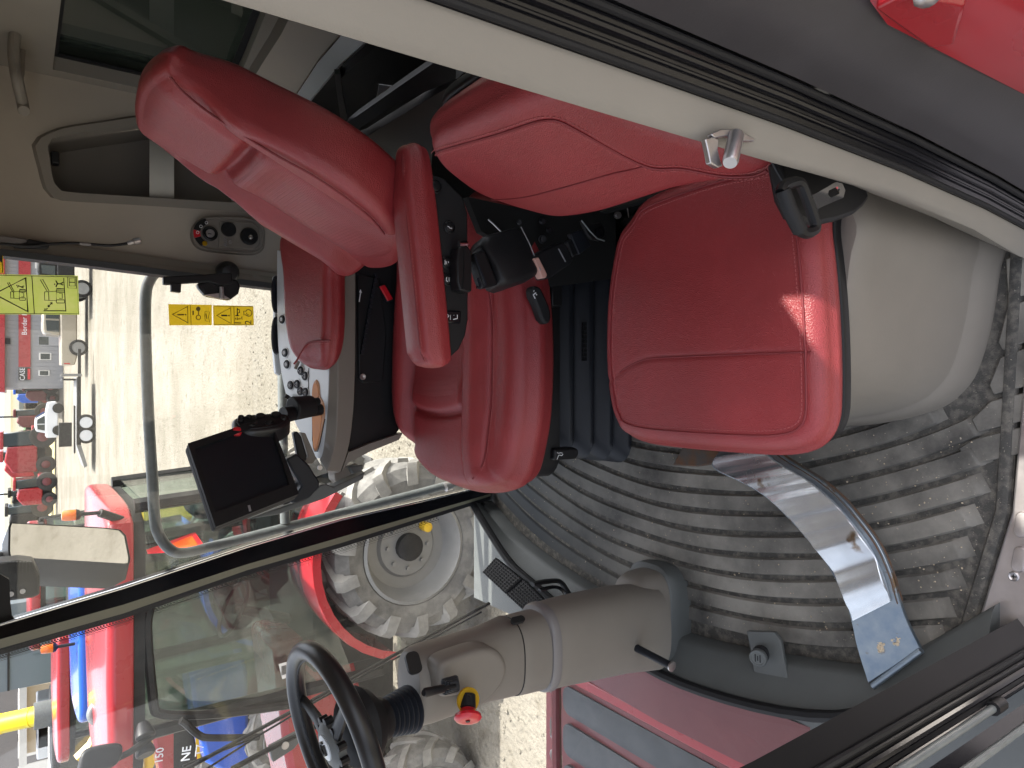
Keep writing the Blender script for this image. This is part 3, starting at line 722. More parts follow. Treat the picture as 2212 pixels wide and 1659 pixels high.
# seat levers with printed symbols
lf = ds
hp = [at(x, y, Y=1.27) for x, y in ((1198, 969), (1240, 966), (1251, 970), (1251, 982), (1246, 992), (1198, 995))]
lfp = P_('slide_handle', B().prism(hp, (0, .03, 0)), 'black', lf, bevel=.006)
def icon(parent, polys, Y, m='white', name='symbol', nrm=(0, -1, 0)):
    b = B()
    for path, wd in polys:
        pts = [at(x, y, Y=Y) for x, y in path]
        b.tube(pts, wd, 5, flat=.3, up=nrm)
    return P_(name, b, m, parent)
icon(lfp, [([(1203, 993), (1207, 983), (1214, 984), (1216, 981)], .0009), ([(1203, 978), (1207, 979), (1211, 978), (1215, 979)], .0007)], 1.268)
lv = ds
lp = [at(x, y, Y=1.19) for x, y in ((1148, 622), (1156, 616), (1168, 620), (1176, 635), (1188, 662), (1192, 685), (1188, 699), (1178, 700), (1170, 690), (1160, 660), (1150, 640))]
lvp = P_('height_lever', B().prism(lp, (0, .025, 0)), 'blackm', lv, bevel=.008)
icon(lvp, [([(1156, 645), (1152, 637), (1158, 632)], .0014), ([(1153, 628), (1154, 629)], .0018), ([(1158, 636), (1160, 637)], .0014)], 1.187)
# lever body behind
P_('lever_bracket', B().box(tuple(at(1192, 640, Y=1.27)), (.05, .04, .03)), 'black', lv, bevel=.004)
# near armrest
ar = ds
af = Fr((.03, 1.155, .752), (1, 0, .11), n=(-.11, 0, 1))
ao = [(0, -.018), (.004, -.034), (.03, -.040), (.2, -.040), (.33, -.036), (.385, -.026), (.40, 0), (.39, .022), (.34, .034), (.2, .040), (.03, .040), (.004, .032), (0, .016)]
ap = P_('armrest_pad', B().pad(af, ao, .055, .017, lambda a, b: .006*math.exp(-(b/.03)**2)-.012*sm(.30, .40, a)-.02*sm(.03, 0, a), rings=14, seg=160, belly=.004), 'leather', ar, smooth=80)
sq = resample(cr([af(.008, -.018, -.012), af(.03, -.024, .0015), af(.15, -.024, .0025), af(.28, -.022, .002), af(.36, -.016, -.003), af(.392, -.006, -.012)], 8), 60)
P_('seam', B().tube(sq, .0018, 6), 'seam', ap); 
P_('stitching', stitches(sq, af.n, side=.005), 'thread', ap, kind='stuff'); P_('stitching', stitches(sq, af.n, side=-.005), 'thread', ap, kind='stuff')
cpnl = [at(x, y, Y=1.125) for x, y in ((922, 372), (960, 385), (1000, 425), (1011, 460), (1012, 600), (1012, 690), (1006, 725), (992, 755), (970, 775), (955, 778), (945, 770), (930, 560))]
P_('button_panel', B().prism(cpnl, (0, .03, 0)), 'blackm', ar, bevel=.004)
for (x, y, r, ic) in ((940, 403, .0125, 0), (970, 491, .0115, 1), (964, 567, .0115, 2), (966, 604, .0115, 3)):
    f = axis_frame(at(x, y, Y=1.124), (0, -1, 0))
    o = P_('button', B().lathe(f, [(r, -.002), (r, .003), (r*.86, .004), (r*.8, .002), (r*.74, .001), (r*.72, .004), (r*.5, .0055), (.001, .005)], 22), 'black', ar)
    if ic == 1: icon(o, [([(x-3, y-2), (x, y-1), (x+2, y+2), (x+5, y+2)], .0007), ([(x+6, y+1), (x+6, y+3)], .0006)], 1.1165)
    if ic == 2: icon(o, [([(x-3, y-5), (x-2, y-1), (x-3, y+5)], .0007), ([(x+4, y-3), (x+5, y+1)], .0007), ([(x, y-3), (x+1, y+4)], .0006)], 1.1165)
    if ic == 3: icon(o, [([(x-1, y-5), (x-2, y+1), (x+1, y+5)], .0008), ([(x+4, y-5), (x+4, y+4)], .0006)], 1.1165)
rk_ = P_('rocker_switch', B().prism([at(x, y, Y=1.121) for x, y in ((962, 670), (997, 671), (996, 699), (962, 698))], (0, .006, 0)), 'blackg', ar, bevel=.003)
icon(rk_, [([(965, 688), (970, 682), (966, 679)], .0008), ([(973, 680), (973, 691)], .0005)], 1.1195); icon(rk_, [([(979, 690), (988, 688), (988, 680)], .0009), ([(980, 681), (981, 681)], .0008)], 1.1195)
# seat belt retractor of the driver seat: cylinder guide, webbing guide and box
rt = ds
rb_ = Fr(at(1098, 553, Y=1.12), at(1140, 535, Y=1.12)-at(1098, 553, Y=1.12), n=(.12, -1, .25))
w2 = rb_.inv(at(1150, 600, Y=1.12))
hh = [rb_.inv(at(x, y, Y=1.12)) for x, y in ((1040, 530), (1050, 505), (1120, 487), (1136, 505), (1157, 590), (1150, 600), (1085, 622), (1070, 615), (1062, 580))]
P_('belt_retractor', B().slab(rb_, [(q[0], q[1]) for q in hh], -.05, .012, .014), 'black', rt, smooth=50, bevel=.004)
P_('housing_edge', B().tube([rb_(*rb_.inv(at(x, y, Y=1.118))[:2], .013) for x, y in ((1124, 491), (1138, 530), (1155, 592))], .0012, 6), 'grey', rt)
gp = [at(x, y, Y=1.11) for x, y in ((1023, 549), (1047, 539), (1078, 615), (1052, 623), (1046, 618))]
P_('webbing_guide', B().prism(gp, (0, .03, 0)), 'black', rt, bevel=.004)
P_('guide_edge', B().tube([at(x, y, Y=1.108) for x, y in ((1026, 550), (1035, 575), (1050, 612), (1049, 621), (1043, 621))], .002, 6), 'rubber', rt)
P_('guide_edge', B().tube([at(x, y, Y=1.108) for x, y in ((1032, 600), (1038, 615), (1036, 622), (1030, 620))], .003, 6), 'rubber', rt)
hd = ds
hp = [at(x, y, Y=1.095) for x, y in ((991, 535), (1000, 530), (1012, 533), (1020, 543), (1020, 628), (1015, 632), (994, 627), (988, 610), (987, 560))]
P_('grip', B().prism(hp, (0, .03, 0)), 'black', hd, bevel=.007)
P_('grip_rib', B().tube([at(x, y, Y=1.094) for x, y in ((1003, 538), (1003, 600), (1001, 624))], .0022, 6), 'black', hd)
P_('ring', B().tube([at(991, 528, Y=1.10), at(1008, 527, Y=1.10)], .006, 12), 'chrome', hd)
# buckle on its stalk
bk = thing('seat_belt_buckle', tuple(at(1185, 565, Y=1.1)), 'black seat belt buckle with faded pink button on a strap stalk', 'belt buckle')
q = [at(x, y, Y=1.10) for x, y in ((1150, 556), (1190, 530), (1221, 522), (1240, 555), (1196, 601), (1181, 606))]
q = [at(x, y, Y=1.10) for x, y in ((1151, 555), (1158, 549), (1212, 523), (1224, 527), (1240, 560), (1234, 570), (1190, 600), (1176, 604))]
P_('body', B().prism(q, (0, .028, 0)), 'black', bk, bevel=.004)
q = [at(x, y, Y=1.097) for x, y in ((1153, 558), (1164, 555), (1183, 593), (1180, 600), (1172, 601))]
P_('press_button', B().prism(q, (0, .02, 0)), 'pinkb', bk, bevel=.002)
P_('print_line', B().prism([at(x, y, Y=1.0985) for x, y in ((1206, 537), (1208, 537), (1223, 565), (1221, 566))], (0, .001, 0)), 'grey', bk)
P_('strap', B().prism([at(x, y, Y=1.112) for x, y in ((1232, 505), (1258, 495), (1278, 530), (1252, 550))], (0, .012, 0)), 'rubber', bk, bevel=.002)
P_('strap', B().prism([at(x, y, Y=1.116) for x, y in ((1224, 522), (1246, 508), (1262, 538), (1238, 556))], (0, .012, 0)), 'black', bk, bevel=.003)
an = P_('anchor_plate', B().prism([at(x, y, Y=1.09) for x, y in ((1256, 476), (1275, 484), (1296, 480), (1308, 492), (1308, 510), (1296, 520), (1280, 518), (1268, 505))], (0, .008, 0)), 'black', bk, bevel=.002)
f = axis_frame(at(1293, 502, Y=1.085), (-.1, -1, .3))
P_('bolt', B().lathe(f, [(.010, 0), (.010, .006), (.0055, .006), (.0055, .011), (.001, .011)], 6), 'blackg', bk)
P_('bracket_edge', B().tube([at(x, y, Y=1.083) for x, y in ((1256, 476), (1275, 500), (1290, 515), (1306, 520))], .0016, 6), 'galv', bk)
# bolts and link hardware on the seat frame
hwd = ds
P_('frame_rail', B().prism([at(x, y, Y=1.24) for x, y in ((1010, 425), (1150, 455), (1330, 440), (1330, 600), (1190, 620), (1150, 560), (1040, 500))], (0, .02, 0)), 'void', hwd)
for (x, y, r) in ((1170, 517, .0095), (1185, 497, .008), (1333, 465, .009), (1170, 478, .008), (1120, 480, .006)):
    P_('bolt', B().lathe(axis_frame(at(x, y, Y=1.225), (-.2, -1, .4)), [(r, 0), (r, .006), (r*.62, .006), (r*.62, .014), (.001, .014)], 8), 'blackg' if y != 465 else 'zinc', hwd)
P_('link', B().tube([at(x, y, Y=1.22) for x, y in ((1055, 474), (1066, 484), (1078, 496), (1084, 502))], .0018, 6), 'zinc', hwd)
P_('link', B().tube([at(x, y, Y=1.2) for x, y in ((1350, 440), (1356, 452), (1358, 470))], .0012, 6), 'zinc', hwd)
# second (red) buckle on the far side of the seat and the grooved rail
bk2 = thing('red_belt_buckle', tuple(at(833, 632, Y=1.78)), 'small black buckle with bright red button down between seat and console', 'belt buckle')
P_('body', B().prism([at(x, y, Y=1.745) for x, y in ((818, 618), (832, 613), (852, 648), (838, 654))], (0, .03, 0)), 'black', bk2, bevel=.003)
P_('press_button', B().prism([at(x, y, Y=1.742) for x, y in ((820, 619), (832, 615), (850, 646), (838, 650))], (0, .01, 0)), 'red', bk2, bevel=.002)
# ================================================================== PASSENGER SEAT
ps = thing('passenger_seat', (.1, .75, 0), 'flat red leather passenger seat close to the open door', 'passenger seat')
pf_ = Fr((.1, .74, .455), (1, 0, 0), n=(0, 0, 1))
def pc(x, y, Z): p = at(x, y, Z=Z); q = pf_.inv(p); return (q[0], q[1])
po = [pc(1362, 468, .447), pc(1338, 500, .447), pc(1325, 545, .447), pc(1312, 650, .447), pc(1309, 780, .447), pc(1318, 870, .445), pc(1330, 910, .445), pc(1350, 935, .44), pc(1400, 952, .435), pc(1500, 963, .43), pc(1620, 972, .43), pc(1700, 974, .425), pc(1757, 965, .42), pc(1795, 943, .415), pc(1813, 905, .415), pc(1817, 850, .415), pc(1816, 750, .415), pc(1811, 650, .415), pc(1803, 560, .415), pc(1795, 490, .415)]
po += [(.21, po[-1][1]+.004), (.235, -.06), (.233, .08), (.224, .15)]
def ptop(a, b):
    h = .012*(1-(a/.25)**2-(b/.26)**2)
    xs_ = .085-.13-.06*(0) 
    g = -.005 if b < .12 else -.005-.9*(b-.12)**2*6
    return h-.0028*math.exp(-((a+.056+(2.6*(b-.1)**2 if b > .1 else 0))/.0035)**2)
PC = P_('cushion', B().pad(pf_, po, .055, .026, ptop, rings=60, seg=240, belly=.006), 'leather', ps, smooth=80)
ln = resample(cr([pf_(-.056 if b < .1 else -.056-2.6*(b-.1)**2, b, ptop(-.10, b)+.0006) for b in (-.18, -.1, 0, .08, .12, .16, .195)], 6), 50)
P_('cross_seam', B().tube(ln, .0011, 6), 'seam', PC)
def edge_loop(inset, dz, i0, i1):
    o = resample(cr([V((a, b, 0)) for a, b in po], 8, True), 200, True); c = sum(o, V())/200; out = []
    for i in range(200):
        t = (o[(i+1) % 200]-o[i-1]).normalized(); n = V((t.y, -t.x, 0)); n = n if n.dot(o[i]-c) > 0 else -n
        p = o[i]-n*inset; out.append(pf_(p.x, p.y, ptop(p.x, p.y)+dz))
    return out
el = edge_loop(.024, .0008, 0, 0)
P_('seam', B().tube(el, .0017, 6, closed=True), 'seam', PC)
P_('stitching', stitches(edge_loop(.031, .0006, 0, 0), (0, 0, 1)), 'thread', PC, kind='stuff')
P_('stitching', stitches(edge_loop(.014, -.0035, 0, 0), (0, 0, 1)), 'thread', PC, kind='stuff')
bs_ = [(a*.985, b*.985) for a, b in po]
P_('seat_board', B().pad(pf_.sh(0, 0, -.053), bs_, .02, .006, rings=3, seg=120), 'black', ps)
# backrest, face towards the front of the tractor
qf = Fr((.27, .74, .57), (0, -1, 0), n=(-.956, 0, .294))
def qp(x, y): q = qf.inv(at(x, y, pl=(qf.o, qf.n))); return (q[0], q[1])
qo = [qp(*t) for t in ((965, 288), (933, 310), (923, 332), (929, 354), (946, 378), (975, 403), (1010, 428), (1052, 447), (1141, 470), (1211, 480), (1292, 463), (1396, 427), (1475, 405), (1560, 397), (1630, 390), (1668, 372), (1660, 350), (1610, 330), (1540, 305), (1400, 255), (1320, 210), (1240, 185), (1180, 185), (1100, 215), (1025, 252))]
def qtop(a, b): return .012*(1-((a-.0)/.2)**2-((b-.13)/.2)**2)
QB = P_('backrest', B().pad(qf, qo, .075, .026, qtop, rings=40, seg=220, belly=.008), 'leather', ps, smooth=80)
def onq(x, y, d=.0008):
    a, b = qp(x, y); return qf(a, b, qtop(a, b)+d)
sp_ = resample(cr([onq(*t) for t in ((938, 345), (950, 333), (1000, 310), (1085, 278), (1150, 254), (1180, 247), (1210, 248), (1258, 270), (1396, 343), (1475, 353), (1560, 375), (1625, 381), (1655, 372))], 6), 110)
P_('seam', B().tube(sp_, .0018, 6), 'seam', QB)
P_('stitching', stitches(sp_, qf.n, side=.007), 'thread', QB, kind='stuff'); P_('stitching', stitches(sp_, qf.n, side=-.007), 'thread', QB, kind='stuff')
ln = resample(cr([onq(*t) for t in ((1058, 444), (1130, 425), (1220, 392), (1320, 360), (1370, 350), (1396, 343))], 6), 40)
P_('cross_seam', B().tube(ln, .0011, 6), 'seam', QB)
P_('back_shell', B().pad(qf.sh(.0, .005, -.072), [(a*.99, b*.99) for a, b in qo], .022, .008, rings=3, seg=120), 'black', ps)
# seat base box
bx = thing('seat_base_box', (.1, .75, 0), 'beige moulded box carrying the passenger seat on the floor mat', 'seat box')
bot = [at(x, y, Z=0) for x, y in ((2165, 520), (2150, 590), (2133, 700), (2103, 800), (2070, 845), (2035, 872), (1975, 895), (1890, 910), (1821, 915))]
bot = [V((.30, .535, 0))]+bot+[V((-.085, .95, 0)), V((.30, .95, 0))]
bot = resample(cr(bot[:-2], 5), 40)+bot[-2:]
cb = V((.13, .76, 0))
def bring(z, k): 
    return [V((cb.x+(p.x-cb.x)*k, cb.y+(p.y-cb.y)*k, z)) for p in bot]
P_('body', B().loft([bring(0, 1.03), bring(.02, 1.02), bring(.052, .985), bring(.058, .962), bring(.062, .957), bring(.2, .925), bring(.33, .905), bring(.375, .89), bring(.385, .86)]), 'boxtrim_dimmed', bx, smooth=45)
# black side cover, belt tongue
sv = thing('seat_side_cover', tuple(at(1800, 420, Y=.5)), 'black curved side cover between passenger cushion and door pillar', 'side cover')
q = [at(x, y, Y=.505) for x, y in ((1684, 345), (1751, 360), (1868, 385), (1881, 427), (1866, 447), (1848, 463), (1810, 477), (1761, 487), (1720, 470), (1700, 430))]
P_('cover', B().prism(q, (0, .02, 0)), 'black', sv, bevel=.006)
tg = thing('seat_belt_tongue', tuple(at(1760, 440, Y=.48)), 'bright steel belt tongue in a black holder on the passenger seat', 'belt tongue')
f = Fr((0, .478, 0), (1, 0, 0), n=(0, -1, 0))
def xz(l): return [(at(x, y, Y=.478).x, at(x, y, Y=.478).z) for x, y in l]
P_('plate', B().holed(f, xz(((1738, 420), (1752, 422), (1775, 409), (1803, 394), (1815, 398), (1821, 412), (1817, 428), (1775, 446), (1764, 451), (1758, 463))), [xz(((1785, 413), (1804, 404), (1809, 409), (1808, 420), (1790, 428), (1784, 422)))], .003), 'chrome', tg)
fr1 = resample(cr([at(x, y, Y=.476) for x, y in ((1687, 415), (1693, 402), (1715, 394), (1728, 396), (1738, 415), (1758, 470), (1762, 490), (1755, 500), (1738, 504), (1725, 495))], 5), 40)
P_('holder', B().tube(fr1, .0065, 8), 'black', tg)
P_('holder_bar', B().tube([at(1690, 412, Y=.474), at(1705, 452, Y=.472), at(1728, 497, Y=.474)], .009, 10), 'blackm', tg)
P_('webbing', B().ribbon([at(x, y, Y=.50) for x, y in ((1660, 335), (1680, 372), (1700, 405))], [at(x, y, Y=.50) for x, y in ((1668, 335), (1686, 370), (1706, 402))], .002, (0, 1, 0)), 'rubber', tg)
# ================================================================== ARMREST CONSOLE
cn = thing('armrest_console', (.0, 1.8, .5), 'taupe and silver control console with red armrest pad beyond the driver seat', 'control console')
CPL = (V((0, 1.72, .70)), V((0, -.30, .954)))
tf = Fr(CPL[0], (1, 0, 0), n=CPL[1])
def tp(x, y, h=0): q = tf.inv(at(x, y, pl=(CPL[0]+tf.n*h, CPL[1]))); return (q[0], q[1])
def tw(x, y, h=0): a, b = tp(x, y, h); return tf(a, b, h)
top_o = [tp(*q) for q in ((713, 560), (712, 700), (711, 800), (708, 880), (702, 945), (697, 980), (690, 992), (682, 988), (672, 972), (655, 945), (638, 915), (622, 870), (608, 810), (600, 740), (598, 650), (598, 540))]
P_('top_panel', B().slab(tf, [(p.x, p.y) for p in resample(cr([V((a, c, 0)) for a, c in top_o], 4), 70)], -.015, 0), 'silver', cn, bevel=.002)
T1 = resample(cr([tw(x, y, .001) for x, y in ((713, 540), (712, 700), (711, 800), (708, 880), (702, 945), (697, 980), (690, 994))], 6), 40)
def yl(l, Y): return resample(cr([at(x, y, Y=Y) for x, y in l], 6), 40)
T2 = yl(((727, 540), (729, 700), (730, 800), (729, 880), (725, 945), (716, 990), (705, 1018)), 1.708)
T3 = yl(((768, 540), (768, 700), (767, 800), (764, 880), (757, 945), (748, 985), (736, 1019)), 1.715)
T4 = [p+V((-.02 if i > 30 else 0, .10, -.01)) for i, p in enumerate(T3)]
T0 = [p+V((0, .05, -.02)) for p in T1]
P_('side_moulding', B().loft([[a, c, d, e, g] for a, c, d, e, g in zip(T1, T2, T3, T4, T0)]), 'taupe', cn, smooth=25, bevel=.002)
P_('underside', B().prism([at(x, y, Y=1.76) for x, y in ((768, 540), (768, 800), (764, 890), (752, 975), (800, 960), (850, 945), (880, 900), (870, 540))], (0, .03, 0)), 'black', cn)
P_('front_return', B().prism([at(x, y, Y=1.74) for x, y in ((738, 1018), (752, 1000), (800, 975), (862, 950), (870, 935), (800, 958), (752, 978))], (0, .03, 0)), 'taupe', cn)
# grooved slide rail + cover plate behind the seat
P_('side_cover', B().prism([at(x, y, Y=1.755) for x, y in ((772, 590), (820, 600), (836, 720), (828, 824), (785, 829), (774, 818))], (0, .02, 0)), 'black', cn, bevel=.004)
P_('cover_screw', B().lathe(axis_frame(at(783, 814, Y=1.75), (0, -1, 0)), [(.008, 0), (.008, .004), (.005, .004), (.001, .002)], 12), 'zinc', cn)
rl_ = B()
for k in range(16):
    t = k/15; rl_.box(tuple(at(812-30*t, 595+165*t, Y=1.748)), (.012, .008, .008))
P_('slide_rail', rl_, 'rubber', cn)
P_('cover_arrow', B().prism([at(x, y, Y=1.7535) for x, y in ((775, 652), (777, 652), (780, 632), (782, 633), (779, 625), (776, 631), (778, 632))], (0, .001, 0)), 'white', cn)
# red pad
po2 = [tp(x, y, .045) for x, y in ((609, 505), (610, 600), (613, 680), (620, 735), (632, 772), (645, 789), (662, 793), (683, 793), (698, 775), (708, 740), (712, 690), (712, 600), (711, 505))]
def ctop2(a, b): return .01-.02*sm(.06, .0, a-po2[6][0])
CPd = P_('armrest_pad', B().pad(tf.sh(0, 0, .042), po2, .05, .022, ctop2, rings=14, seg=140, belly=.005), 'leather', cn, smooth=80)
g_ = resample(cr([tw(x, y, .056) for x, y in ((633, 786), (641, 775), (650, 758), (662, 742), (680, 737), (700, 736), (711, 735))], 6), 40)
P_('seam', B().tube([p-tf.n*.003 for p in g_], .0025, 6), 'seam', CPd)
P_('stitching', stitches(g_, tf.n, side=.006), 'thread', CPd, kind='stuff')
# cup holder rim
for yc in (636, 725):
    e = [at(597+7*math.cos(t), yc+37*math.sin(t), Y=1.95) for t in [2*math.pi*k/24 for k in range(24)]]
    P_('cup_holder', B().tube(e, .0055, 6, closed=True).add([p+V((0, .01, -.004)) for p in e], [tuple(range(24))]), 'silver' if False else 'rubber', cn)
P_('cup_holder_rim', B().prism([at(x, y, Y=1.965) for x, y in ((592, 596), (600, 594), (608, 600), (612, 800), (604, 812), (596, 806), (592, 760), (594, 690))], (0, .02, 0)), 'silver', cn, bevel=.003)
# round buttons with symbols
for i, (x, y) in enumerate(((617, 762), (621, 787), (651, 801), (660, 812), (629, 832), (643, 830), (650, 845), (661, 847), (611, 690))):
    f = tf.sh(*tp(x, y))
    r = .0115
    P_('button_ring', B().lathe(f, [(r+.003, 0), (r+.003, .0015), (r+.0005, .002), (r, .001)], 20), 'silver', cn)
    kb = P_('button', B().lathe(f, [(r, 0), (r, .004), (r*.85, .0055), (.001, .0045)], 20), 'rubber', cn)
    bb = B()
    if i in (0, 1, 8): bb.lathe(f.sh(0, 0, .0052), [(.005, 0), (.005, .0008), (.0035, .0008), (.0035, 0)], 12)
    elif i == 4:
        for k in range(3):
            t = k*math.pi/3; bb.tube([f(.006*math.cos(t), .006*math.sin(t), .0058), f(-.006*math.cos(t), -.006*math.sin(t), .0058)], .0007, 4)
    else: bb.tube([f(-.005, -.004, .0058), f(.005, -.004, .0058), f(0, .006, .0058)], .0007, 4, closed=True)
    P_('symbol', bb, 'white', kb)
P_('paddle_switch', B().tube([tw(645, 780, .006), tw(638, 797, .012)], .0045, 8), 'taupe', cn)
P_('panel_joint', B().tube([tw(667, 795, .0006), tw(666, 850, .0006), tw(668, 880, .0006)], .0009, 5), 'black', cn)
# orange slot
def outl(l): return [(p.x, p.y) for p in resample(cr([V((*tp(x, y), 0)) for x, y in l], 5, True), 50, True)]
P_('slot_rim', B().slab(tf, outl(((684, 820), (690, 830), (692, 855), (699, 868), (702, 885), (701, 905), (696, 930), (691, 955), (685, 973), (679, 973), (676, 950), (675, 860), (677, 832))), -.006, .0022, .001), 'orange_l', cn)
P_('slot', B().slab(tf, outl(((684, 828), (689, 838), (690, 868), (695, 885), (696, 905), (692, 940), (685, 967), (680, 968), (677, 940), (677, 842))), -.004, .003), 'orange', cn)
P_('slot_edge', B().tube([tw(x, y, .002) for x, y in ((675, 862), (675, 950), (679, 975), (686, 975), (692, 955), (702, 905))], .0012, 6), 'black', cn)
# multifunction handle
jf = Fr(at(568, 907, Y=1.70), (.48, .86, .02), n=(.86, -.48, .12))
J = P_('handle', B().pad(jf, [(a, b) for a, b in ell(.039, .066, 16)]and [(.030, .0), (.034, .03), (.028, .058), (.008, .068), (-.018, .064), (-.036, .04), (-.040, 0), (-.034, -.035), (-.012, -.060), (.012, -.062), (.026, -.04), (.027, -.02)], .046, .012, rings=6, seg=80), 'satin', cn, smooth=60)
P_('handle_face', B().slab(jf, [(a*.80-.002, b*.86) for a, b in ((.030, .0), (.034, .03), (.028, .058), (.008, .068), (-.018, .064), (-.036, .04), (-.040, 0), (-.034, -.035), (-.012, -.060), (.012, -.062), (.026, -.04), (.027, -.02))], -.002, .002, .001), 'black', J)
for (a, b, r) in ((.018, .045, .0075), (.004, .050, .007), (.015, .028, .007), (.012, .002, .012), (.010, -.033, .012), (-.018, .030, .008), (-.012, .020, .006), (-.020, -.008, .009), (-.010, -.045, .007)):
    kb = P_('handle_button', B().lathe(jf.sh(a, b, .001), [(r, 0), (r, .004), (r*.8, .006), (.001, .0055)], 14), 'black', J)
P_('handle_button', B().prism([jf(-.024, .048, .002), jf(-.020, .055, .002), jf(-.018, .047, .002)], tuple(jf.n*.002)), 'white', J)
P_('stop_button', B().pad(Fr(at(511, 931, Y=1.672), (0, 0, 1), n=(.3, -1, .2)), [(.012, 0), (.006, .009), (-.008, .010), (-.013, 0), (-.008, -.010), (.006, -.009)], .014, .005, rings=3, seg=30), 'red', J, smooth=60)
s_a, s_b = tw(694, 884), at(612, 897, Y=1.725)
P_('stalk', B().tube([s_a-tf.n*.01, s_a.lerp(s_b, .3), s_a.lerp(s_b, .7), s_b], [.014, .0155, .017, .02], 14), 'black', cn)
P_('stalk_collar', B().tube([s_a.lerp(s_b, .25)+V((.012, 0, 0)), s_a.lerp(s_b, .75)+V((.012, 0, .002))], [.027, .030], 16), 'blackm', cn, bevel=.004)
P_('stalk_knob', B().tube([s_a.lerp(s_b, .12)+V((.022, -.01, 0)), s_a.lerp(s_b, .24)+V((.022, -.01, 0))], .010, 10), 'black', cn)
P_('stalk_knob', B().tube([tw(625, 855, .01), tw(620, 862, .015)], .011, 10), 'black', cn)
pd = [at(x, y, Y=1.735) for x, y in ((634, 935), (643, 931), (652, 944), (664, 985), (662, 995), (650, 1000), (645, 996))]
P_('wing_lever', B().prism(pd, (0, .02, 0)), 'black', cn, bevel=.004)
P_('wing_bracket', B().prism([at(x, y, Y=1.75) for x, y in ((650, 935), (660, 935), (684, 990), (676, 1002), (652, 1003), (666, 985))], (0, .03, 0)), 'taupe', cn, bevel=.003)
# brackets below the console nose
P_('nose_block', B().prism([at(x, y, Y=1.78) for x, y in ((722, 1015), (770, 1000), (788, 1022), (785, 1035), (738, 1052), (724, 1038))], (0, .05, 0)), 'taupe', cn, bevel=.003)
P_('nose_lever', B().prism([at(x, y, Y=1.77) for x, y in ((752, 1008), (785, 1003), (783, 1020), (762, 1025))], (0, .02, 0)), 'charcoal', cn, bevel=.004)
# ================================================================== MONITOR
mo = thing('display_monitor', (-.2, 1.65, .9), 'black display monitor with dark screen on an arm before the console', 'monitor')
mY = lambda x, y: 1.60+ (1100-y)/160*.10
mc = [at(404, 961, Y=1.66), at(580, 902, Y=1.70), at(643, 1071, Y=1.60), at(464, 1141, Y=1.56)]
mn = (mc[1]-mc[0]).cross(mc[3]-mc[0]).normalized()
if mn.y > 0: mn = -mn
mf = Fr(sum(mc, V())/4, mc[3]-mc[0], n=mn)
mq = [mf.inv(p)[:2] for p in mc]
P_('bezel', B().holed(mf.sh(0, 0, -.004), mq, [[mf.inv(at(x, y, pl=(mf.o, mf.n)))[:2] for x, y in ((419, 971), (582, 915), (623, 1050), (464, 1110))]], .012), 'blackm', mo, bevel=.003)
P_('casing', B().loft([[mf(a, b, -.004) for a, b in mq], [mf(a, b, -.025) for a, b in mq], [mf(a*.8, b*.8, -.045) for a, b in mq]]), 'blackm', mo, bevel=.004)
P_('screen', B().slab(mf, [(a*.92, b*.92) for a, b in mq], -.006, -.001), 'screen', mo)
P_('bezel_badge', B().prism([at(x, y, pl=(mf.o+mf.n*.0085, mf.n)) for x, y in ((535, 1092), (540, 1091), (543, 1104), (538, 1105))], tuple(mf.n*.0008)), 'grey', mo)
P_('bracket_cradle', B().prism([at(x, y, Y=1.68) for x, y in ((618, 992), (642, 980), (668, 1005), (690, 1040), (690, 1052), (670, 1075), (640, 1088), (628, 1085), (652, 1050), (630, 1015))], (0, .03, 0)), 'rubber', mo, bevel=.004)
P_('bracket_arm', B().prism([at(x, y, Y=1.72) for x, y in ((535, 1122), (600, 1098), (660, 1078), (692, 1048), (705, 1046), (720, 1052), (790, 1020), (782, 1036), (700, 1078), (600, 1112))], (0, .04, 0)), 'charcoal', mo, bevel=.003)
cbz = [at(x, y, Y=1.72) for x, y in ((610, 1082), (625, 1075), (640, 1050), (650, 1035), (655, 1028))]
P_('cable_sleeve', B().tube(cr(cbz, 5), .011, 8), 'rubber', mo)
P_('arm_bolt', B().lathe(axis_frame(at(690, 1010, Y=1.70), (0, -1, 0)), [(.006, 0), (.006, .006), (.001, .006)], 8), 'zinc', mo)
# ================================================================== STEERING COLUMN
sc0 = thing('steering_column', (-.55, 1.2, 0), 'taupe steering column with black wheel standing on the cab floor', 'steering column')
def colring(xp, y0, y1, Y, sq=2.6, ax=1.1, n=44, tilt=0):
    """superelliptic horizontal section whose silhouette spans y0..y1 at image column xp"""
    a, c = at(xp, y0, Y=Y), at(xp, y1, Y=Y)
    h = abs(a.x-c.x)/2; m = (a+c)/2; out = []
    for k in range(n):
        t = 2*math.pi*k/n; ct, st_ = math.cos(t), math.sin(t)
        out.append(V((m.x+h*math.copysign(abs(ct)**(2/sq), ct), m.y+h*ax*math.copysign(abs(st_)**(2/sq), st_), m.z+tilt*ct)))
    return out
def cs(l, Y0=1.22, Y1=1.20): return [colring(x, a, c, Y0+(Y1-Y0)*(1480-x)/600, ax=.74) for x, a, c in l]
P_('lower_cover', B().loft(cs([(1400, 1262, 1442), (1330, 1268, 1450), (1250, 1284, 1467), (1200, 1296, 1477), (1172, 1305, 1484), (1164, 1310, 1482)])), 'taupe', sc0, smooth=50)
P_('lower_edge', B().loft(cs([(1172, 1302, 1487), (1168, 1303, 1489), (1160, 1307, 1490), (1156, 1312, 1488)])), 'lilac', sc0, smooth=60)
P_('upper_cover', B().loft(cs([(1160, 1318, 1484), (1120, 1328, 1494), (1102, 1333, 1498), (1099, 1335, 1496), (1094, 1333, 1498), (1040, 1356, 1512), (970, 1377, 1538), (920, 1391, 1556), (900, 1398, 1561), (890, 1404, 1562), (883, 1412, 1556)])), 'taupe', sc0, smooth=50)
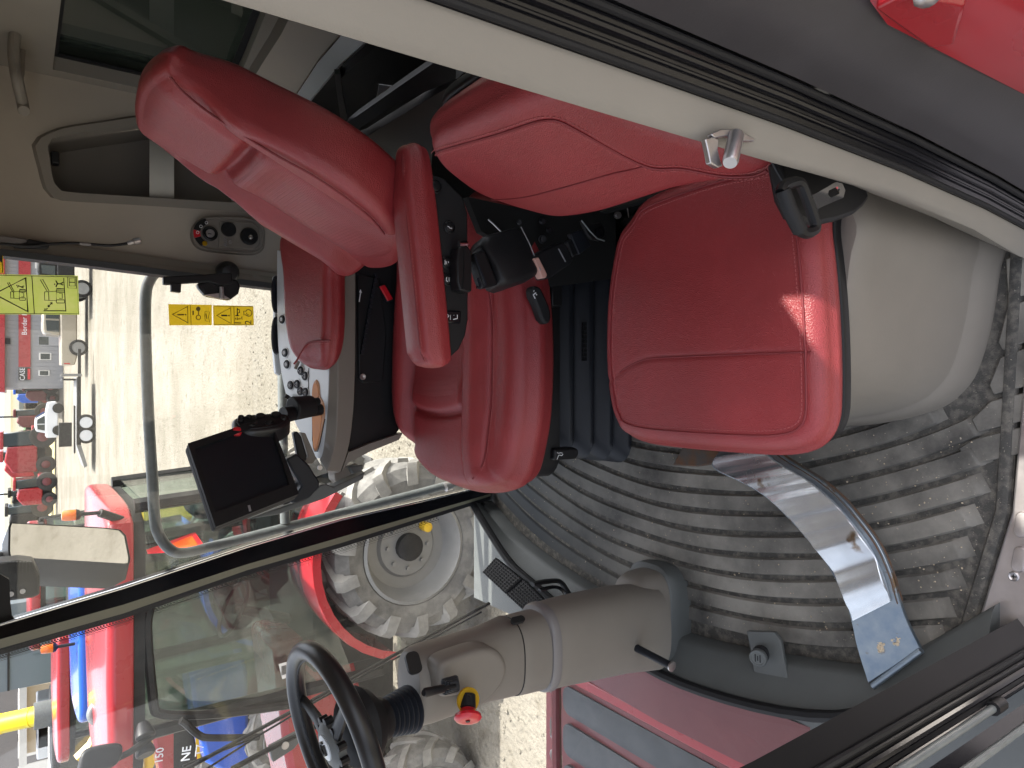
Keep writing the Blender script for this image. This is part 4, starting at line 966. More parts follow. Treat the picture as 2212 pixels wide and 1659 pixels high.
def cs2(l, Y, ax): return [colring(x, a, c, Y, ax=ax, sq=3.2) for x, a, c in l]
P_('foot_collar', B().loft(cs2([(1425, 1226, 1440), (1395, 1230, 1440), (1375, 1236, 1440), (1362, 1246, 1438), (1356, 1256, 1436)], 1.24, .55)), 'taupe', sc0, smooth=50)
P_('foot_ring', B().loft(cs2([(1445, 1212, 1450), (1420, 1212, 1450), (1402, 1216, 1448), (1398, 1226, 1446)], 1.25, .60)), 'charcoal', sc0, smooth=50)
P_('seam_ring', B().tube(colring(1099, 1334, 1497, 1.207, ax=.74), .0012, 5, closed=True), 'black', sc0)
P_('cover_slot', B().slab(Fr(at(1118, 1340, Y=1.155), (0, 0, 1), n=(.75, -.6, .2)), rrect(.016, .007, .007), -.003, .004), 'void', sc0)
# stalk housing bulging on the near side
hf = Fr(at(1010, 1455, Y=1.125), (0, 0, 1), n=(.0, -1, .12))
ho = [hf.inv(at(x, y, Y=1.115))[:2] for x, y in ((952, 1435), (1000, 1412), (1045, 1400), (1075, 1405), (1094, 1430), (1093, 1465), (1070, 1502), (1040, 1528), (1022, 1540), (1010, 1532), (1005, 1500), (985, 1505), (955, 1506), (950, 1480))]
P_('switch_housing', B().pad(hf.sh(0, 0, .012), ho, .05, .012, rings=8, seg=120), 'taupe', sc0, smooth=60)
f = Fr(at(972, 1480, Y=1.09), (0, 0, 1), n=(.25, -.9, .35))
for k in range(4):
    P_('stalk_boot', B().slab(f.sh(0, 0, .005*k), rrect(.017-.0025*k, .014-.002*k, .005), 0, .004, .0015), 'rubber', sc0)
st_a, st_b = f(0, 0, .018), at(915, 1497, Y=1.045)
P_('stalk_lever', B().tube([st_a, st_a.lerp(st_b, .3), st_a.lerp(st_b, .4), st_a.lerp(st_b, .95), st_b], [.0035, .0035, .0072, .0078, .005], 12), 'black', sc0)
# emergency button with yellow disc
ef = Fr(at(1010, 1515, Y=1.085), (.6, -.1, 1), n=(-.55, -.55, .42))
P_('warning_disc', B().lathe(Fr(at(1012, 1513, Y=1.083), (0, 0, 1), n=(.2, -.9, .25)), [(.022, -.004), (.022, .001), (.001, .001)], 24), 'decal', sc0)
P_('warning_mark', B().tube([at(x, y, Y=1.076) for x, y in ((1010, 1500), (1017, 1503), (1016, 1513))], .0011, 5), 'ink', sc0)
P_('button_neck', B().lathe(ef, [(.0145, -.01), (.0145, .012), (.012, .013), (.012, .016)], 20), 'black', sc0)
P_('emergency_button', B().lathe(ef.sh(0, 0, .014), [(.013, 0), (.015, .004), (.0235, .010), (.0245, .015), (.021, .019), (.012, .021), (.008, .020), (.001, .020)], 26), 'red', sc0)
P_('button_mark', B().lathe(ef.sh(0, 0, .034), [(.004, 0), (.004, .0015), (.001, .0015)], 12), 'black', sc0)
# nose cap
P_('vent_recess', B().slab(Fr(at(893, 1432, Y=1.12), (0, 0, 1), n=(.55, -.8, .35)), rrect(.013, .019, .010), -.004, .003), 'black', sc0)
# bellows and wheel
A0 = at(890, 1530, Y=1.165); A1 = at(800, 1562, Y=1.15); ax = (A1-A0).normalized()
fx_ = axis_frame(A0, ax); Lb = (A1-A0).length
pr = []
for k in range(7):
    h = Lb*.72*k/7; r = .042-.0015*k
    pr += [(r-.007, h), (r, h+.004), (r, h+.006), (r-.007, h+.0098)]
P_('column_bellows', B().lathe(fx_, pr, 28), 'rubber', sc0)
P_('wheel_hub_cone', B().lathe(fx_, [(.036, Lb*.70), (.037, Lb*.8), (.045, Lb*.92), (.060, Lb*1.08), (.068, Lb*1.25), (.060, Lb*1.42), (.03, Lb*1.5)], 28), 'blackm', sc0)
wc = at(735, 1598, Y=1.13); wn_ = V((-.20, -.045, .98)).normalized()
wf_ = axis_frame(wc, wn_)
RW = .156
rimp = [wf_(RW*math.cos(2*math.pi*k/72), RW*math.sin(2*math.pi*k/72), .01) for k in range(72)]
WR = P_('wheel_rim', B().tube(rimp, .0165, 14, closed=True), 'satin', sc0)
P_('rim_stitching', B().tube([wf_((RW-.0155)*math.cos(t), (RW-.0155)*math.sin(t), .013) for t in [R(20)+R(150)*k/60 for k in range(61)]], [.0016 if k % 2 else .0028 for k in range(61)], 6), 'rubber', WR)
for k in range(3):
    t = R(82)+k*R(120); d = V((math.cos(t), math.sin(t)))
    spk = [wf_(d.x*r, d.y*r, h) for r, h in ((.03, .012), (.08, .006), (.13, .004), (RW, .010))]
    P_('wheel_spoke', B().tube(spk, [.016, .013, .011, .012], 10, flat=.55), 'black', sc0)
P_('centre_knob', B().lathe(wf_, [(.040, .006), (.040, .020), (.030, .026), (.001, .026)], 10), 'charcoal', sc0)
hb_ = B()
for k in range(10):
    t = 2*math.pi*k/10; hb_.lathe(wf_.sh(.041*math.cos(t), .041*math.sin(t), .006), [(.007, 0), (.007, .014), (.001, .015)], 8)
P_('knob_grip', hb_, 'black', sc0)
P_('hub_cap', B().lathe(wf_.sh(0, 0, .025), [(.021, 0), (.021, .003), (.019, .004), (.001, .004)], 24), 'silver', sc0)
P_('hub_emblem', B().tube([wf_(.011*math.cos(R(60)*k), .011*math.sin(R(60)*k), .030) for k in range(5)], .0028, 6).tube([wf_(-.006, -.010, .030), wf_(.008, -.004, .030)], .0028, 6), 'ink', sc0)
# foot rod sticking out of the column
g0, g1 = at(1385, 1405, Y=1.13), at(1452, 1440, Y=1.04)
gr_ = P_('tilt_pedal', B().lathe(axis_frame(g0, g1-g0), [(.0085, -.03), (.0085, (g1-g0).length-.004), (.0105, (g1-g0).length-.003), (.0105, (g1-g0).length)]+[(.007, (g1-g0).length), (.0065, (g1-g0).length-.004), (.001, (g1-g0).length-.004)], 18), 'rubber', sc0)
P_('pedal_ring', B().lathe(axis_frame(g1, g1-g0), [(.0108, -.003), (.0112, .001), (.008, .0015)], 18), 'zinc', gr_)
# ================================================================== PEDALS
pp = (V((-.57, 1.63, .205)), V((.52, -.20, .83)))
pdl = thing('brake_pedal', (-.57, 1.63, .1), 'pair of black studded brake pedals side by side behind the steering column', 'brake pedals')
for quad in (((1070, 1203), (1128, 1249), (1091, 1283), (1041, 1236)), ((1131, 1249), (1181, 1299), (1138, 1326), (1092, 1284))):
    c4 = [at(x, y, pl=pp) for x, y in quad]; pn = V(pp[1]).normalized()
    pad_ = P_('pedal_pad', B().prism(c4, tuple(-pn*.018)), 'black', pdl, bevel=.004)
    sb = B()
    for i in range(11):
        for j in range(8):
            u, v_ = (i+.5)/11, (j+.5)/8
            p = (c4[0].lerp(c4[1], u)).lerp(c4[3].lerp(c4[2], u), v_)
            e1_, e2_ = (c4[1]-c4[0])/22*.72, (c4[3]-c4[0])/16*.72
            sb.add([p-e1_-e2_, p+e1_-e2_, p+e1_+e2_, p-e1_+e2_, p+pn*.0035], [(0, 1, 4), (1, 2, 4), (2, 3, 4), (3, 0, 4)])
    P_('stud', sb, 'black', pad_, smooth=0, kind='stuff')
P_('pedal_arm', B().tube(cr([at(x, y, Y=1.56) for x, y in ((1150, 1262), (1180, 1256), (1208, 1256), (1222, 1272), (1238, 1300))], 5), .011, 8, flat=.6), 'black', pdl)
P_('pedal_arm', B().tube(cr([at(x, y, Y=1.54) for x, y in ((1165, 1275), (1195, 1268), (1215, 1275), (1230, 1300))], 5), .008, 8, flat=.6), 'blackg', pdl)
# ================================================================== BENT STEEL STEP PLATE
sb0 = thing('steel_step_plate', (-.2, .8, .05), 'bent worn steel plate curving over the floor mat to the door', 'steel plate')
eL = [(1562, 965, .075), (1537, 1008, .078), (1600, 1042, .09), (1650, 1072, .095), (1688, 1106, .10), (1741, 1163, .10), (1785, 1219, .098), (1821, 1286, .094), (1838, 1340, .088), (1851, 1399, .078), (1875, 1476, .066)]
eR = [(1655, 950, .075), (1690, 985, .085), (1765, 1032, .10), (1812, 1070, .105), (1848, 1110, .105), (1895, 1173, .102), (1925, 1239, .098), (1941, 1293, .092), (1960, 1345, .082), (1988, 1402, .070)]
l1 = resample(cr([at(x, y, Z=z) for x, y, z in eL], 6), 60); r1_ = resample(cr([at(x, y, Z=z) for x, y, z in eR], 6), 60)
rings = [[p, q, q+V((0, 0, -.009)), p+V((0, 0, -.009))] for p, q in zip(l1, r1_)]
P_('base_strip', B().loft(rings), 'bluesteel', sb0, smooth=30, bevel=.0015)
rings = []
for i in range(3, 49):
    p, q = l1[i], r1_[i]; d = q-p; up = V((0, 0, .009))
    wv = V((0, 0, .0012*math.sin(i*.62)+.0008*math.sin(i*1.7+1)+.0030*math.sin(max(0, i-33)*.75)*(1 if i > 33 else 0)))
    rings.append([p+d*.05, p+d*.055+up+wv, q-d*.13+up+wv, q-d*.12])
P_('wear_plate', B().loft(rings), 'steel', sb0, smooth=40, bevel=.0015)
ed = [p+V((.002, -.0, -.006)) for p in r1_]
P_('rusty_edge', B().ribbon([q-(q-p)*.045+V((0, 0, .0025)) for p, q in zip(l1[:50], r1_[:50])], [q+V((.002, 0, -.008)) for q in r1_[:50]], .004, (0, 0, -1)), 'rust', sb0)
P_('rusty_edge', B().ribbon([p-(q-p)*.015+V((0, 0, -.012)) for p, q in zip(l1[:46], r1_[:46])], [p+(q-p)*.03+V((0, 0, .001)) for p, q in zip(l1[:46], r1_[:46])], .003, (0, 0, -1)), 'rust', sb0)
P_('end_roll', B().tube([at(1886, 1482, Z=.064), at(1990, 1404, Z=.068)], .006, 10), 'bluesteel', sb0)
P_('weld_plate', B().prism([at(x, y, Z=.03) for x, y in ((1452, 1005), (1480, 955), (1570, 970), (1540, 1003), (1505, 1008))], (0, 0, -.025)), 'rust', sb0, bevel=.003)
bb = B(); rr = random.Random(5)
for cx_, cy_, s in ((1932, 1372, 12), (1900, 1395, 8)):
    for i in range(26):
        p = at(cx_+rr.gauss(0, s*.45), cy_+rr.gauss(0, s*.7), Z=.078)
        bb.lathe(axis_frame(p+V((0, 0, -.004)), (rr.uniform(-.3, .3), rr.uniform(-.3, .3), 1)), [(.0045*rr.uniform(.5, 1.2), 0), (.003*rr.uniform(.4, 1), .003), (.001, .004)], 6)
P_('dried_mud', bb, 'tan', sb0, kind='stuff')
gb = B()
for i in range(420):
    x, y = rr.uniform(1150, 2120), rr.uniform(940, 1400)
    p = at(x, y, Z=.008)
    if not inside(p.x, p.y) or math.hypot(p.x-CX, p.y-CY) > RR-.03: continue
    s = rr.uniform(.0006, .0018); f = axis_frame(p, (rr.uniform(-1, 1), rr.uniform(-1, 1), 1))
    gb.lathe(f, [(s*.6, -s), (s, 0), (s*.4, s)], 5)
o = P_('grit', gb, 'tan', None, smooth=0, kind='stuff'); o['label'] = 'pale grit and crumbs scattered over the floor mat'; o['category'] = 'grit'
# ================================================================== REAR CONTROL PANEL (ignition)
ip = thing('ignition_panel', tuple(at(493, 510, Y=2.1)), 'oval grey ignition panel with key lock and sockets on the beige post', 'control panel')
def wp(x, y, Y=2.085): p = at(x, y, Y=Y); return p
def slabpx(l, Y, th, m, name, par, bevel=.002, smooth_n=None):
    pts = [at(x, y, Y=Y) for x, y in l]
    if smooth_n: pts = resample(cr(pts, 6, True), smooth_n, True)
    return P_(name, B().prism(pts, (0, th, 0)), m, par, bevel=bevel)
oo = ((414, 505), (420, 484), (440, 470), (480, 468), (530, 470), (556, 476), (571, 490), (573, 515), (570, 537), (556, 548), (530, 549), (470, 544), (435, 537), (420, 525))
slabpx(oo, 2.078, .03, 'taupe', 'plate', ip, .004, 60)
P_('plate_rim', B().tube(resample(cr([at(493+(x-493)*.95, 509+(y-509)*.93, Y=2.077) for x, y in oo], 6, True), 60, True), .0035, 6, closed=True), 'taupe', ip)
slabpx(((474, 478), (545, 479), (560, 490), (562, 528), (550, 540), (472, 534)), 2.0745, .01, 'taupe', 'socket_plate', ip, .003)
def disc(x, y, r, prof, m, name, par=ip, Y=2.075):
    return P_(name, B().lathe(axis_frame(at(x, y, Y=Y), (0, -1, 0)), [(r*a, h) for a, h in prof], 24), m, par)
k_ = disc(453, 505, .020, [(1, 0), (1, .006), (.8, .008), (.6, .004)], 'black', 'key_lock')
disc(453, 505, .011, [(1, 0), (1, .009), (.9, .010), (.001, .010)], 'zinc', 'lock_barrel', k_)
P_('keyway', B().box(tuple(at(453, 505, Y=2.0645)), (.002, .001, .009)), 'void', k_)
def arc(x, y, r0, r1, t0, t1, m, name, Y=2.0755):
    f = axis_frame(at(x, y, Y=Y), (0, -1, 0)); n = 8
    uz = Fr(at(x, y, Y=Y), (1, 0, 0), n=(0, -1, 0))
    A = [uz(r0*math.cos(R(t0+(t1-t0)*k/n)), r0*math.sin(R(t0+(t1-t0)*k/n)), .002) for k in range(n+1)]
    C = [uz(r1*math.cos(R(t0+(t1-t0)*k/n)), r1*math.sin(R(t0+(t1-t0)*k/n)), .002) for k in range(n+1)]
    return P_(name, B().ribbon(A, C, .002, (0, 1, 0)), m, ip)
arc(453, 505, .025, .042, 15, 80, 'black', 'dial_sector'); arc(453, 505, .025, .042, 82, 112, 'red', 'dial_sector'); arc(453, 505, .025, .042, 114, 150, 'black', 'dial_sector')
for (x, y, m) in ((427, 502, 'white'), (434, 489, 'white'), (446, 481, 'white')):
    P_('dial_symbol', B().tube(resample([at(x+3*math.cos(t), y+3.2*math.sin(t), Y=2.071) for t in [k*math.pi/4 for k in range(8)]], 8, True), .0008, 4, closed=True), m, ip)
disc(442, 526, .0065, [(1, 0), (1, .004), (.6, .007), (.001, .007)], 'decal', 'indicator')
s_ = disc(493, 496, .020, [(1, 0), (1, .006), (.9, .008), (.001, .007)], 'black', 'socket_cap'); slabpx(((489, 480), (495, 480), (495, 486), (489, 486)), 2.066, .01, 'black', 'cap_tab', ip)
disc(497, 523, .005, [(1, 0), (1, .003), (.7, .003), (.5, .001), (.001, .001)], 'zinc', 'aux_jack'); text('AUX', Fr(at(487, 523, Y=2.0735), (1, 0, 0), n=(0, -1, 0)), .012, M['grey'], ip)
d_ = disc(537, 511, .024, [(1, 0), (1, .008), (.85, .012), (.001, .012)], 'black', 'power_socket'); disc(539, 514, .006, [(1, .011), (1, .015), (.5, .018), (.001, .018)], 'zinc', 'socket_pin', d_)
P_('cap_leash', B().tube([at(545, 511, Y=2.06), at(555, 511, Y=2.06), at(555, 506, Y=2.062), at(556, 515, Y=2.062)], .0018, 6), 'black', d_)
# ================================================================== CABLE, MOUNT, HANDLE
cbl = thing('antenna_cable', tuple(at(100, 528, Y=2.03)), 'thin black coaxial cable with silver plug hanging down the beige post', 'cable')
P_('cable', B().tube(cr([at(x, y, Y=2.03) for x, y in ((-60, 521), (0, 526), (60, 531), (110, 527), (160, 525), (200, 528), (240, 530), (275, 526))], 8), .0035, 8), 'blackm', cbl)
P_('cable_tag', B().tube([at(172, 525.5, Y=2.03), at(196, 528, Y=2.03)], .0042, 8), 'lilac', cbl)
pa, pb_ = at(275, 526, Y=2.03), at(303, 519, Y=2.03)
P_('plug', B().tube([pa, pa.lerp(pb_, .45), pa.lerp(pb_, .5), pa.lerp(pb_, .95), pb_], [.0055, .006, .0085, .0085, .006], 12), 'zinc', cbl)
P_('cable_clip', B().prism([at(x, y, Y=2.035) for x, y in ((28, 534), (62, 516), (106, 524), (106, 534), (100, 537))], (0, .02, 0)), 'blackm', cbl, bevel=.003)
P_('clip_foot', B().prism([at(x, y, Y=2.035) for x, y in ((-20, 506), (55, 515), (62, 520), (58, 528), (0, 523))], (0, .02, 0)), 'lilac', cbl, bevel=.003)
mb = thing('screen_mount', tuple(at(470, 600, Y=2.0)), 'black swivelling screen mount clamped to the beige post', 'mount bracket')
P_('ball', B().lathe(axis_frame(at(492, 588, Y=2.02), (-.2, -1, 0)), [(.004, .03), (.02, .026), (.028, .012), (.03, 0), (.026, -.03)], 20), 'black', mb)
slabpx(((353, 597), (440, 593), (470, 590), (501, 590), (503, 612), (480, 618), (452, 609), (400, 612), (362, 615), (353, 614)), 1.985, .02, 'black', 'arm', mb, .003)
slabpx(((370, 610), (392, 612), (391, 632), (370, 629)), 1.98, .02, 'black', 'foot', mb, .002)
slabpx(((426, 612), (450, 605), (500, 600), (515, 605), (520, 618), (516, 634), (498, 648), (478, 645), (445, 639), (430, 622)), 1.998, .03, 'black', 'clamp', mb, .006)
P_('clamp_edge', B().prism([at(x, y, Y=1.99) for x, y in ((442, 637), (475, 633), (497, 645), (478, 647))], (0, .01, 0)), 'zinc', mb)
P_('wing_bolt', B().tube([at(478, 620, Y=1.985), at(480, 645, Y=1.985)], .006, 8), 'zinc', mb)
gh = thing('grab_handle', tuple(at(40, 100, Y=1.95)), 'curved beige grab handle under the roof above the rear window', 'grab handle')
P_('bar', B().tube(cr([at(x, y, Y=1.9+.08*(y > 200)) for x, y in ((62, -60), (46, 0), (36, 50), (30, 95), (32, 140), (39, 180), (47, 215), (52, 240))], 6), .020, 12, flat=.6), 'beige_dimmed', gh)
P_('bracket', B().prism([at(x, y, Y=1.97) for x, y in ((54, 10), (62, 14), (63, 60), (58, 75), (54, 45))], (0, .06, 0)), 'blackm', gh, bevel=.003)
P_('inner_lip', B().prism([at(x, y, Y=1.97) for x, y in ((42, 50), (56, 95), (54, 150), (46, 185), (40, 140))], (0, .03, 0)), 'taupe', gh, bevel=.003)
# ================================================================== DECALS ON THE SIDE WINDOW
DY = 2.056
def dpoly(l, y, m, name, par, sx=1): return P_(name, B().add([at(x, z, Y=y) for x, z in l], [tuple(range(len(l)))]), m, par, smooth=0)
def dline(par, m, name, *paths, w=.0009, y=DY-.002, closed=False):
    b = B()
    for l in paths: b.tube([at(a, c, Y=y) for a, c in l], w, 4, closed=closed)
    return P_(name, b, m, par, smooth=0)
def c3(X, Y): return (351.1+X*.11904, 630.9+Y*.11904)
def circ(x, y, r, n=16, t0=0, t1=360): return [(x+r*math.cos(R(t0+(t1-t0)*k/(n-1))), y+r*math.sin(R(t0+(t1-t0)*k/(n-1)))) for k in range(n)]
da = thing('key_warning_decal', tuple(at(410, 680, Y=DY)), 'yellow warning decal with key symbol, upper of two on the side window', 'warning decal')
dpoly([c3(*q) for q in ((105, 218), (892, 232), (896, 602), (122, 604))], DY, 'decal', 'sheet', da)
dline(da, 'inkb', 'border', [c3(505, 235), c3(520, 595)], w=.0007)
dline(da, 'inkb', 'triangle', [c3(180, 405), c3(455, 262), c3(462, 560)], w=.0019, closed=True)
dline(da, 'inkb', 'exclamation', [c3(270, 410), c3(388, 410)], [c3(410, 410), c3(432, 410)], w=.0019)
dline(da, 'inkb', 'key_symbol', [c3(655, 340), c3(652, 430)], circ(*c3(650, 460), 4.8), w=.0011); dpoly(circ(*c3(648, 305), 4.9), DY-.0012, 'inkb', 'key_head', da)
dline(da, 'inkb', 'arrow', [c3(556, 415), c3(555, 360)], w=.0018); dpoly([c3(535, 362), c3(553, 330), c3(576, 362)], DY-.0012, 'inkb', 'arrow_head', da)
dline(da, 'inkb', 'book', [c3(770, 350), c3(852, 358), c3(835, 460), c3(855, 548), c3(775, 520), c3(768, 430)], w=.0008, closed=True); dline(da, 'inkb', 'book_mark', [c3(785, 390), c3(808, 490)], w=.0012)
dc = thing('start_warning_decal', tuple(at(505, 680, Y=DY)), 'yellow decal with horn and numbers 1 and 2, lower of two on the window', 'warning decal')
dpoly([c3(*q) for q in ((915, 238), (1648, 254), (1658, 604), (926, 606))], DY, 'decal', 'sheet', dc)
dline(dc, 'inkb', 'border', [c3(928, 252), c3(1640, 264), c3(1648, 594), c3(938, 594)], w=.0009, closed=True); dline(dc, 'inkb', 'divider', [c3(1295, 258), c3(1303, 594)], w=.0008)
dline(dc, 'inkb', 'triangle', [c3(985, 425), c3(1238, 282), c3(1245, 572)], w=.0017, closed=True)
dline(dc, 'ink', 'exclamation', [c3(1065, 425), c3(1175, 425)], [c3(1195, 425), c3(1215, 425)], w=.0022)
dline(dc, 'ink', 'horn', [c3(1357, 290), c3(1357, 400)], [c3(1322, 430), c3(1395, 430)], [c3(1357, 310), c3(1395, 320), c3(1400, 370), c3(1360, 385)], [c3(1325, 465), c3(1332, 500)], [c3(1358, 460), c3(1358, 505)], [c3(1392, 465), c3(1385, 500)], w=.0012); dpoly([c3(1357, 380), c3(1338, 428), c3(1378, 428)], DY-.0012, 'ink', 'horn_bell', dc)
dline(dc, 'ink', 'engine', [c3(1475, 345), c3(1512, 350), c3(1530, 325), c3(1570, 318), c3(1610, 345), c3(1622, 385), c3(1605, 425), c3(1565, 442), c3(1525, 425), c3(1508, 412), c3(1478, 418)], w=.0010, closed=True)
dline(dc, 'ink', 'rotation_arrow', circ(*c3(1555, 385), 3.6, 10, 200, 60), w=.0009)
def dt(body, X, Y, size, par):
    f = Fr(at(*c3(X, Y), Y=DY-.001), (1, 0, 0), n=(0, -1, 0)); text(body, f, size, M['ink'], par, depth=.0004)
dt('1', 1375, 560, .026, dc); dt('2', 1560, 550, .026, dc); dt('3x', 1432, 472, .010, dc)
db = thing('tipping_warning_decal', tuple(at(85, 637, Y=DY)), 'large lime warning decal with triangle and harvester drawing high on the side window', 'warning decal')
def c4(X, Y): return (X*.2117, 526.7+Y*.2117)
dpoly([c4(*q) for q in ((-130, 308), (795, 324), (810, 724), (-120, 718))], DY, 'decalg', 'sheet', db)
dline(db, 'ink', 'border', [c4(-120, 318), c4(782, 338), c4(802, 714), c4(-110, 712)], w=.0008, closed=True); dline(db, 'ink', 'divider', [c4(325, 328), c4(350, 712)], w=.0009)
dline(db, 'ink', 'triangle', [c4(-60, 512), c4(262, 348), c4(285, 692)], w=.0028, closed=True)
def harvester(ox, oy, s, par):
    q = lambda X, Y: c4(ox+X*s, oy+Y*s)
    dline(par, 'ink', 'machine', [q(0, 0), q(120, -5), q(120, 90), q(0, 85), q(0, 0)], [q(40, -5), q(45, 90)], [q(45, -10), q(-20, -130), q(-45, -125), q(30, 0)], [q(120, -35), q(205, -30)], [q(120, -10), q(200, -10)], [q(150, 15), q(180, 15), q(180, 70), q(150, 65)], w=.0008)
    for cy in (-12, 98): dline(par, 'ink', 'machine_wheel', [q(125, cy-16), q(200, cy-16), q(205, cy), q(200, cy+16), q(125, cy+16), q(118, cy)], w=.0009, closed=True)
harvester(455, 490, 1.0, db); harvester(108, 490, .75, db)
dline(db, 'ink', 'ground_line', [c4(650, 350), c4(672, 690)], w=.0009); dline(db, 'ink', 'obstacle', [c4(672, 684), c4(445, 683)], [c4(450, 665), c4(480, 668), c4(480, 655)], w=.0012)
dline(db, 'ink', 'arrow', [c4(490, 645), c4(532, 598)], [c4(510, 602), c4(532, 598), c4(530, 618)], [c4(492, 622), c4(490, 645), c4(510, 640)], w=.0010)
dline(db, 'ink', 'figure', [c4(578, 408), c4(615, 408), c4(645, 392)], [c4(615, 408), c4(645, 420)], [c4(585, 405), c4(570, 375)], [c4(585, 410), c4(570, 440)], w=.0013); dpoly(circ(*c4(558, 412), 1.6, 10), DY-.0012, 'ink', 'figure_head', db)
dline(db, 'ink', 'figure', [c4(185, 425), c4(215, 440), c4(245, 430)], [c4(215, 440), c4(240, 450)], [c4(190, 425), c4(178, 445)], w=.0011); dpoly(circ(*c4(172, 424), 1.4, 10), DY-.0012, 'ink', 'figure_head', db)
dline(db, 'ink', 'manual_box', [c4(688, 340), c4(775, 345), c4(782, 455), c4(692, 450)], w=.0007, closed=True); dline(db, 'ink', 'manual', [c4(705, 355), c4(765, 355), c4(768, 430), c4(708, 430)], [c4(705, 392), c4(766, 394)], w=.0009, closed=True)
dd = thing('edge_warning_decal', tuple(at(0, 563, Y=DY)), 'yellow warning decal beside the cable at the top of the side window', 'warning decal')
dpoly([c4(*q) for q in ((-120, 45), (28, 50), (38, 300), (-120, 295))], DY, 'decal', 'sheet', dd); dline(dd, 'ink', 'border', [c4(-110, 62), c4(18, 62), c4(27, 292), c4(-110, 285)], w=.0008, closed=True); dpoly([c4(-60, 150), c4(18, 66), c4(20, 190)], DY-.0012, 'ink', 'triangle', dd)
# ================================================================== OUTSIDE THE CAB: rail, mirror, lamp, wipers, hood
gl_ = thing('guard_rail', (0, 2.2, .5), 'grey tubular guard rail bent round the outside of the side window', 'guard rail')
P_('rail', B().tube(cr([at(x, y, Y=2.2) for x, y in ((610, 560), (500, 563), (380, 573), (345, 584), (325, 603), (315, 640), (315, 740), (321, 900), (330, 1047), (333, 1106), (340, 1148), (363, 1183), (395, 1194), (467, 1178), (600, 1144), (737, 1108), (900, 1066), (985, 1043))], 8), .0148, 12), 'galv', gl_)
P_('middle_rail', B().tube([at(612, 560, Y=2.2), at(610, 780, Y=2.2), at(612, 1000, Y=2.2), at(616, 1130, Y=2.2)], .015, 12), 'galv', gl_)
P_('plug_cap', B().tube([at(962, 1052, Y=2.18), at(975, 1048, Y=2.18)], .017, 12), 'zinc', gl_)
mi = thing('wing_mirror', tuple(at(150, 1180, Y=2.75)), 'large black wing mirror reflecting gravel outside the side window', 'mirror')
gq = [(26, 1131), (140, 1137), (225, 1142), (256, 1146), (268, 1158), (277, 1205), (276, 1216), (266, 1217), (150, 1210), (40, 1204), (24, 1202), (22, 1190), (23, 1140)]
mpl = (at(150, 1175, Y=2.75), V((.66, -.74, -.18)))
gp_ = [at(x, y, pl=mpl) for x, y in gq]; mnn = V(mpl[1]).normalized()
cmi = sum(gp_, V())/len(gp_)
P_('glass', B().prism(gp_, tuple(mnn*-.003)), 'mirror', mi, smooth=0)
hq = [cmi+(p-cmi)*1.035-mnn*.004 for p in gp_]
P_('housing', B().loft([[p+mnn*.007 for p in hq], hq, [cmi+(p-cmi)*1.03-mnn*.06+V((-.02, 0, 0)) for p in hq], [cmi+(p-cmi)*.85-mnn*.12+V((-.03, 0, 0)) for p in hq]], cap=False).add([cmi+(p-cmi)*.85-mnn*.12+V((-.03, 0, 0)) for p in hq], [tuple(range(len(hq)))]), 'black', mi, bevel=.003)
P_('bracket', B().tube([at(0, 1205, Y=2.8), at(-90, 1215, Y=2.6), at(-200, 1240, Y=2.3)], .02, 8), 'black', mi)
wl = thing('work_lamp', tuple(at(45, 1255, Y=2.5)), 'small black finned work lamp beside the wing mirror', 'work lamp')
wf2 = [at(x, y, Y=2.5) for x, y in ((-10, 1216), (40, 1211), (72, 1215), (86, 1246), (86, 1285), (70, 1292), (10, 1300), (-12, 1285))]
P_('body', B().prism(wf2, (0, .09, 0)), 'black', wl, bevel=.006)
fb = B()
for k in range(8): fb.box(tuple(at(14+7.5*k, 1226, Y=2.495)), (.034, .012, .0045))
P_('cooling_fin', fb, 'black', wl)
for x, y in ((24, 1283), (49, 1277)): P_('bolt', B().lathe(axis_frame(at(x, y, Y=2.495), (0, -1, 0)), [(.007, 0), (.007, .004), (.003, .004), (.003, .001)], 12), 'zinc', wl)
wi = thing('windshield_wiper', (-.75, 1.68, .3), 'long black windshield wiper crossing the glass behind the steering wheel', 'wiper')
def wl_(l, Y, r, m, name): return P_(name, B().tube([at(x, y, Y=Y) for x, y in l], r, 8, flat=.6), m, wi)
wl_(((1057, 1303), (850, 1416), (640, 1532), (395, 1665)), 1.70, .0065, 'black', 'blade')
wl_(((1040, 1322), (840, 1430), (690, 1511), (560, 1588), (440, 1665)), 1.72, .0035, 'blackm', 'blade_frame')
wl_(((500, 1662), (580, 1619), (650, 1583), (760, 1535), (860, 1510)), 1.74, .009, 'blackm', 'arm')
P_('arm_cover', B().prism([at(x, y, Y=1.735) for x, y in ((582, 1617), (640, 1586), (652, 1583), (652, 1598), (636, 1618), (590, 1648))], (0, .02, 0)), 'charcoal', wi, bevel=.003)
P_('arm_bolt', B().lathe(axis_frame(at(616, 1610, Y=1.732), (0, -1, 0)), [(.009, 0), (.009, .003), (.001, .003)], 14), 'zinc', wi)
wl_(((395, 1655), (470, 1625), (560, 1590)), 1.76, .004, 'black', 'blade_link')
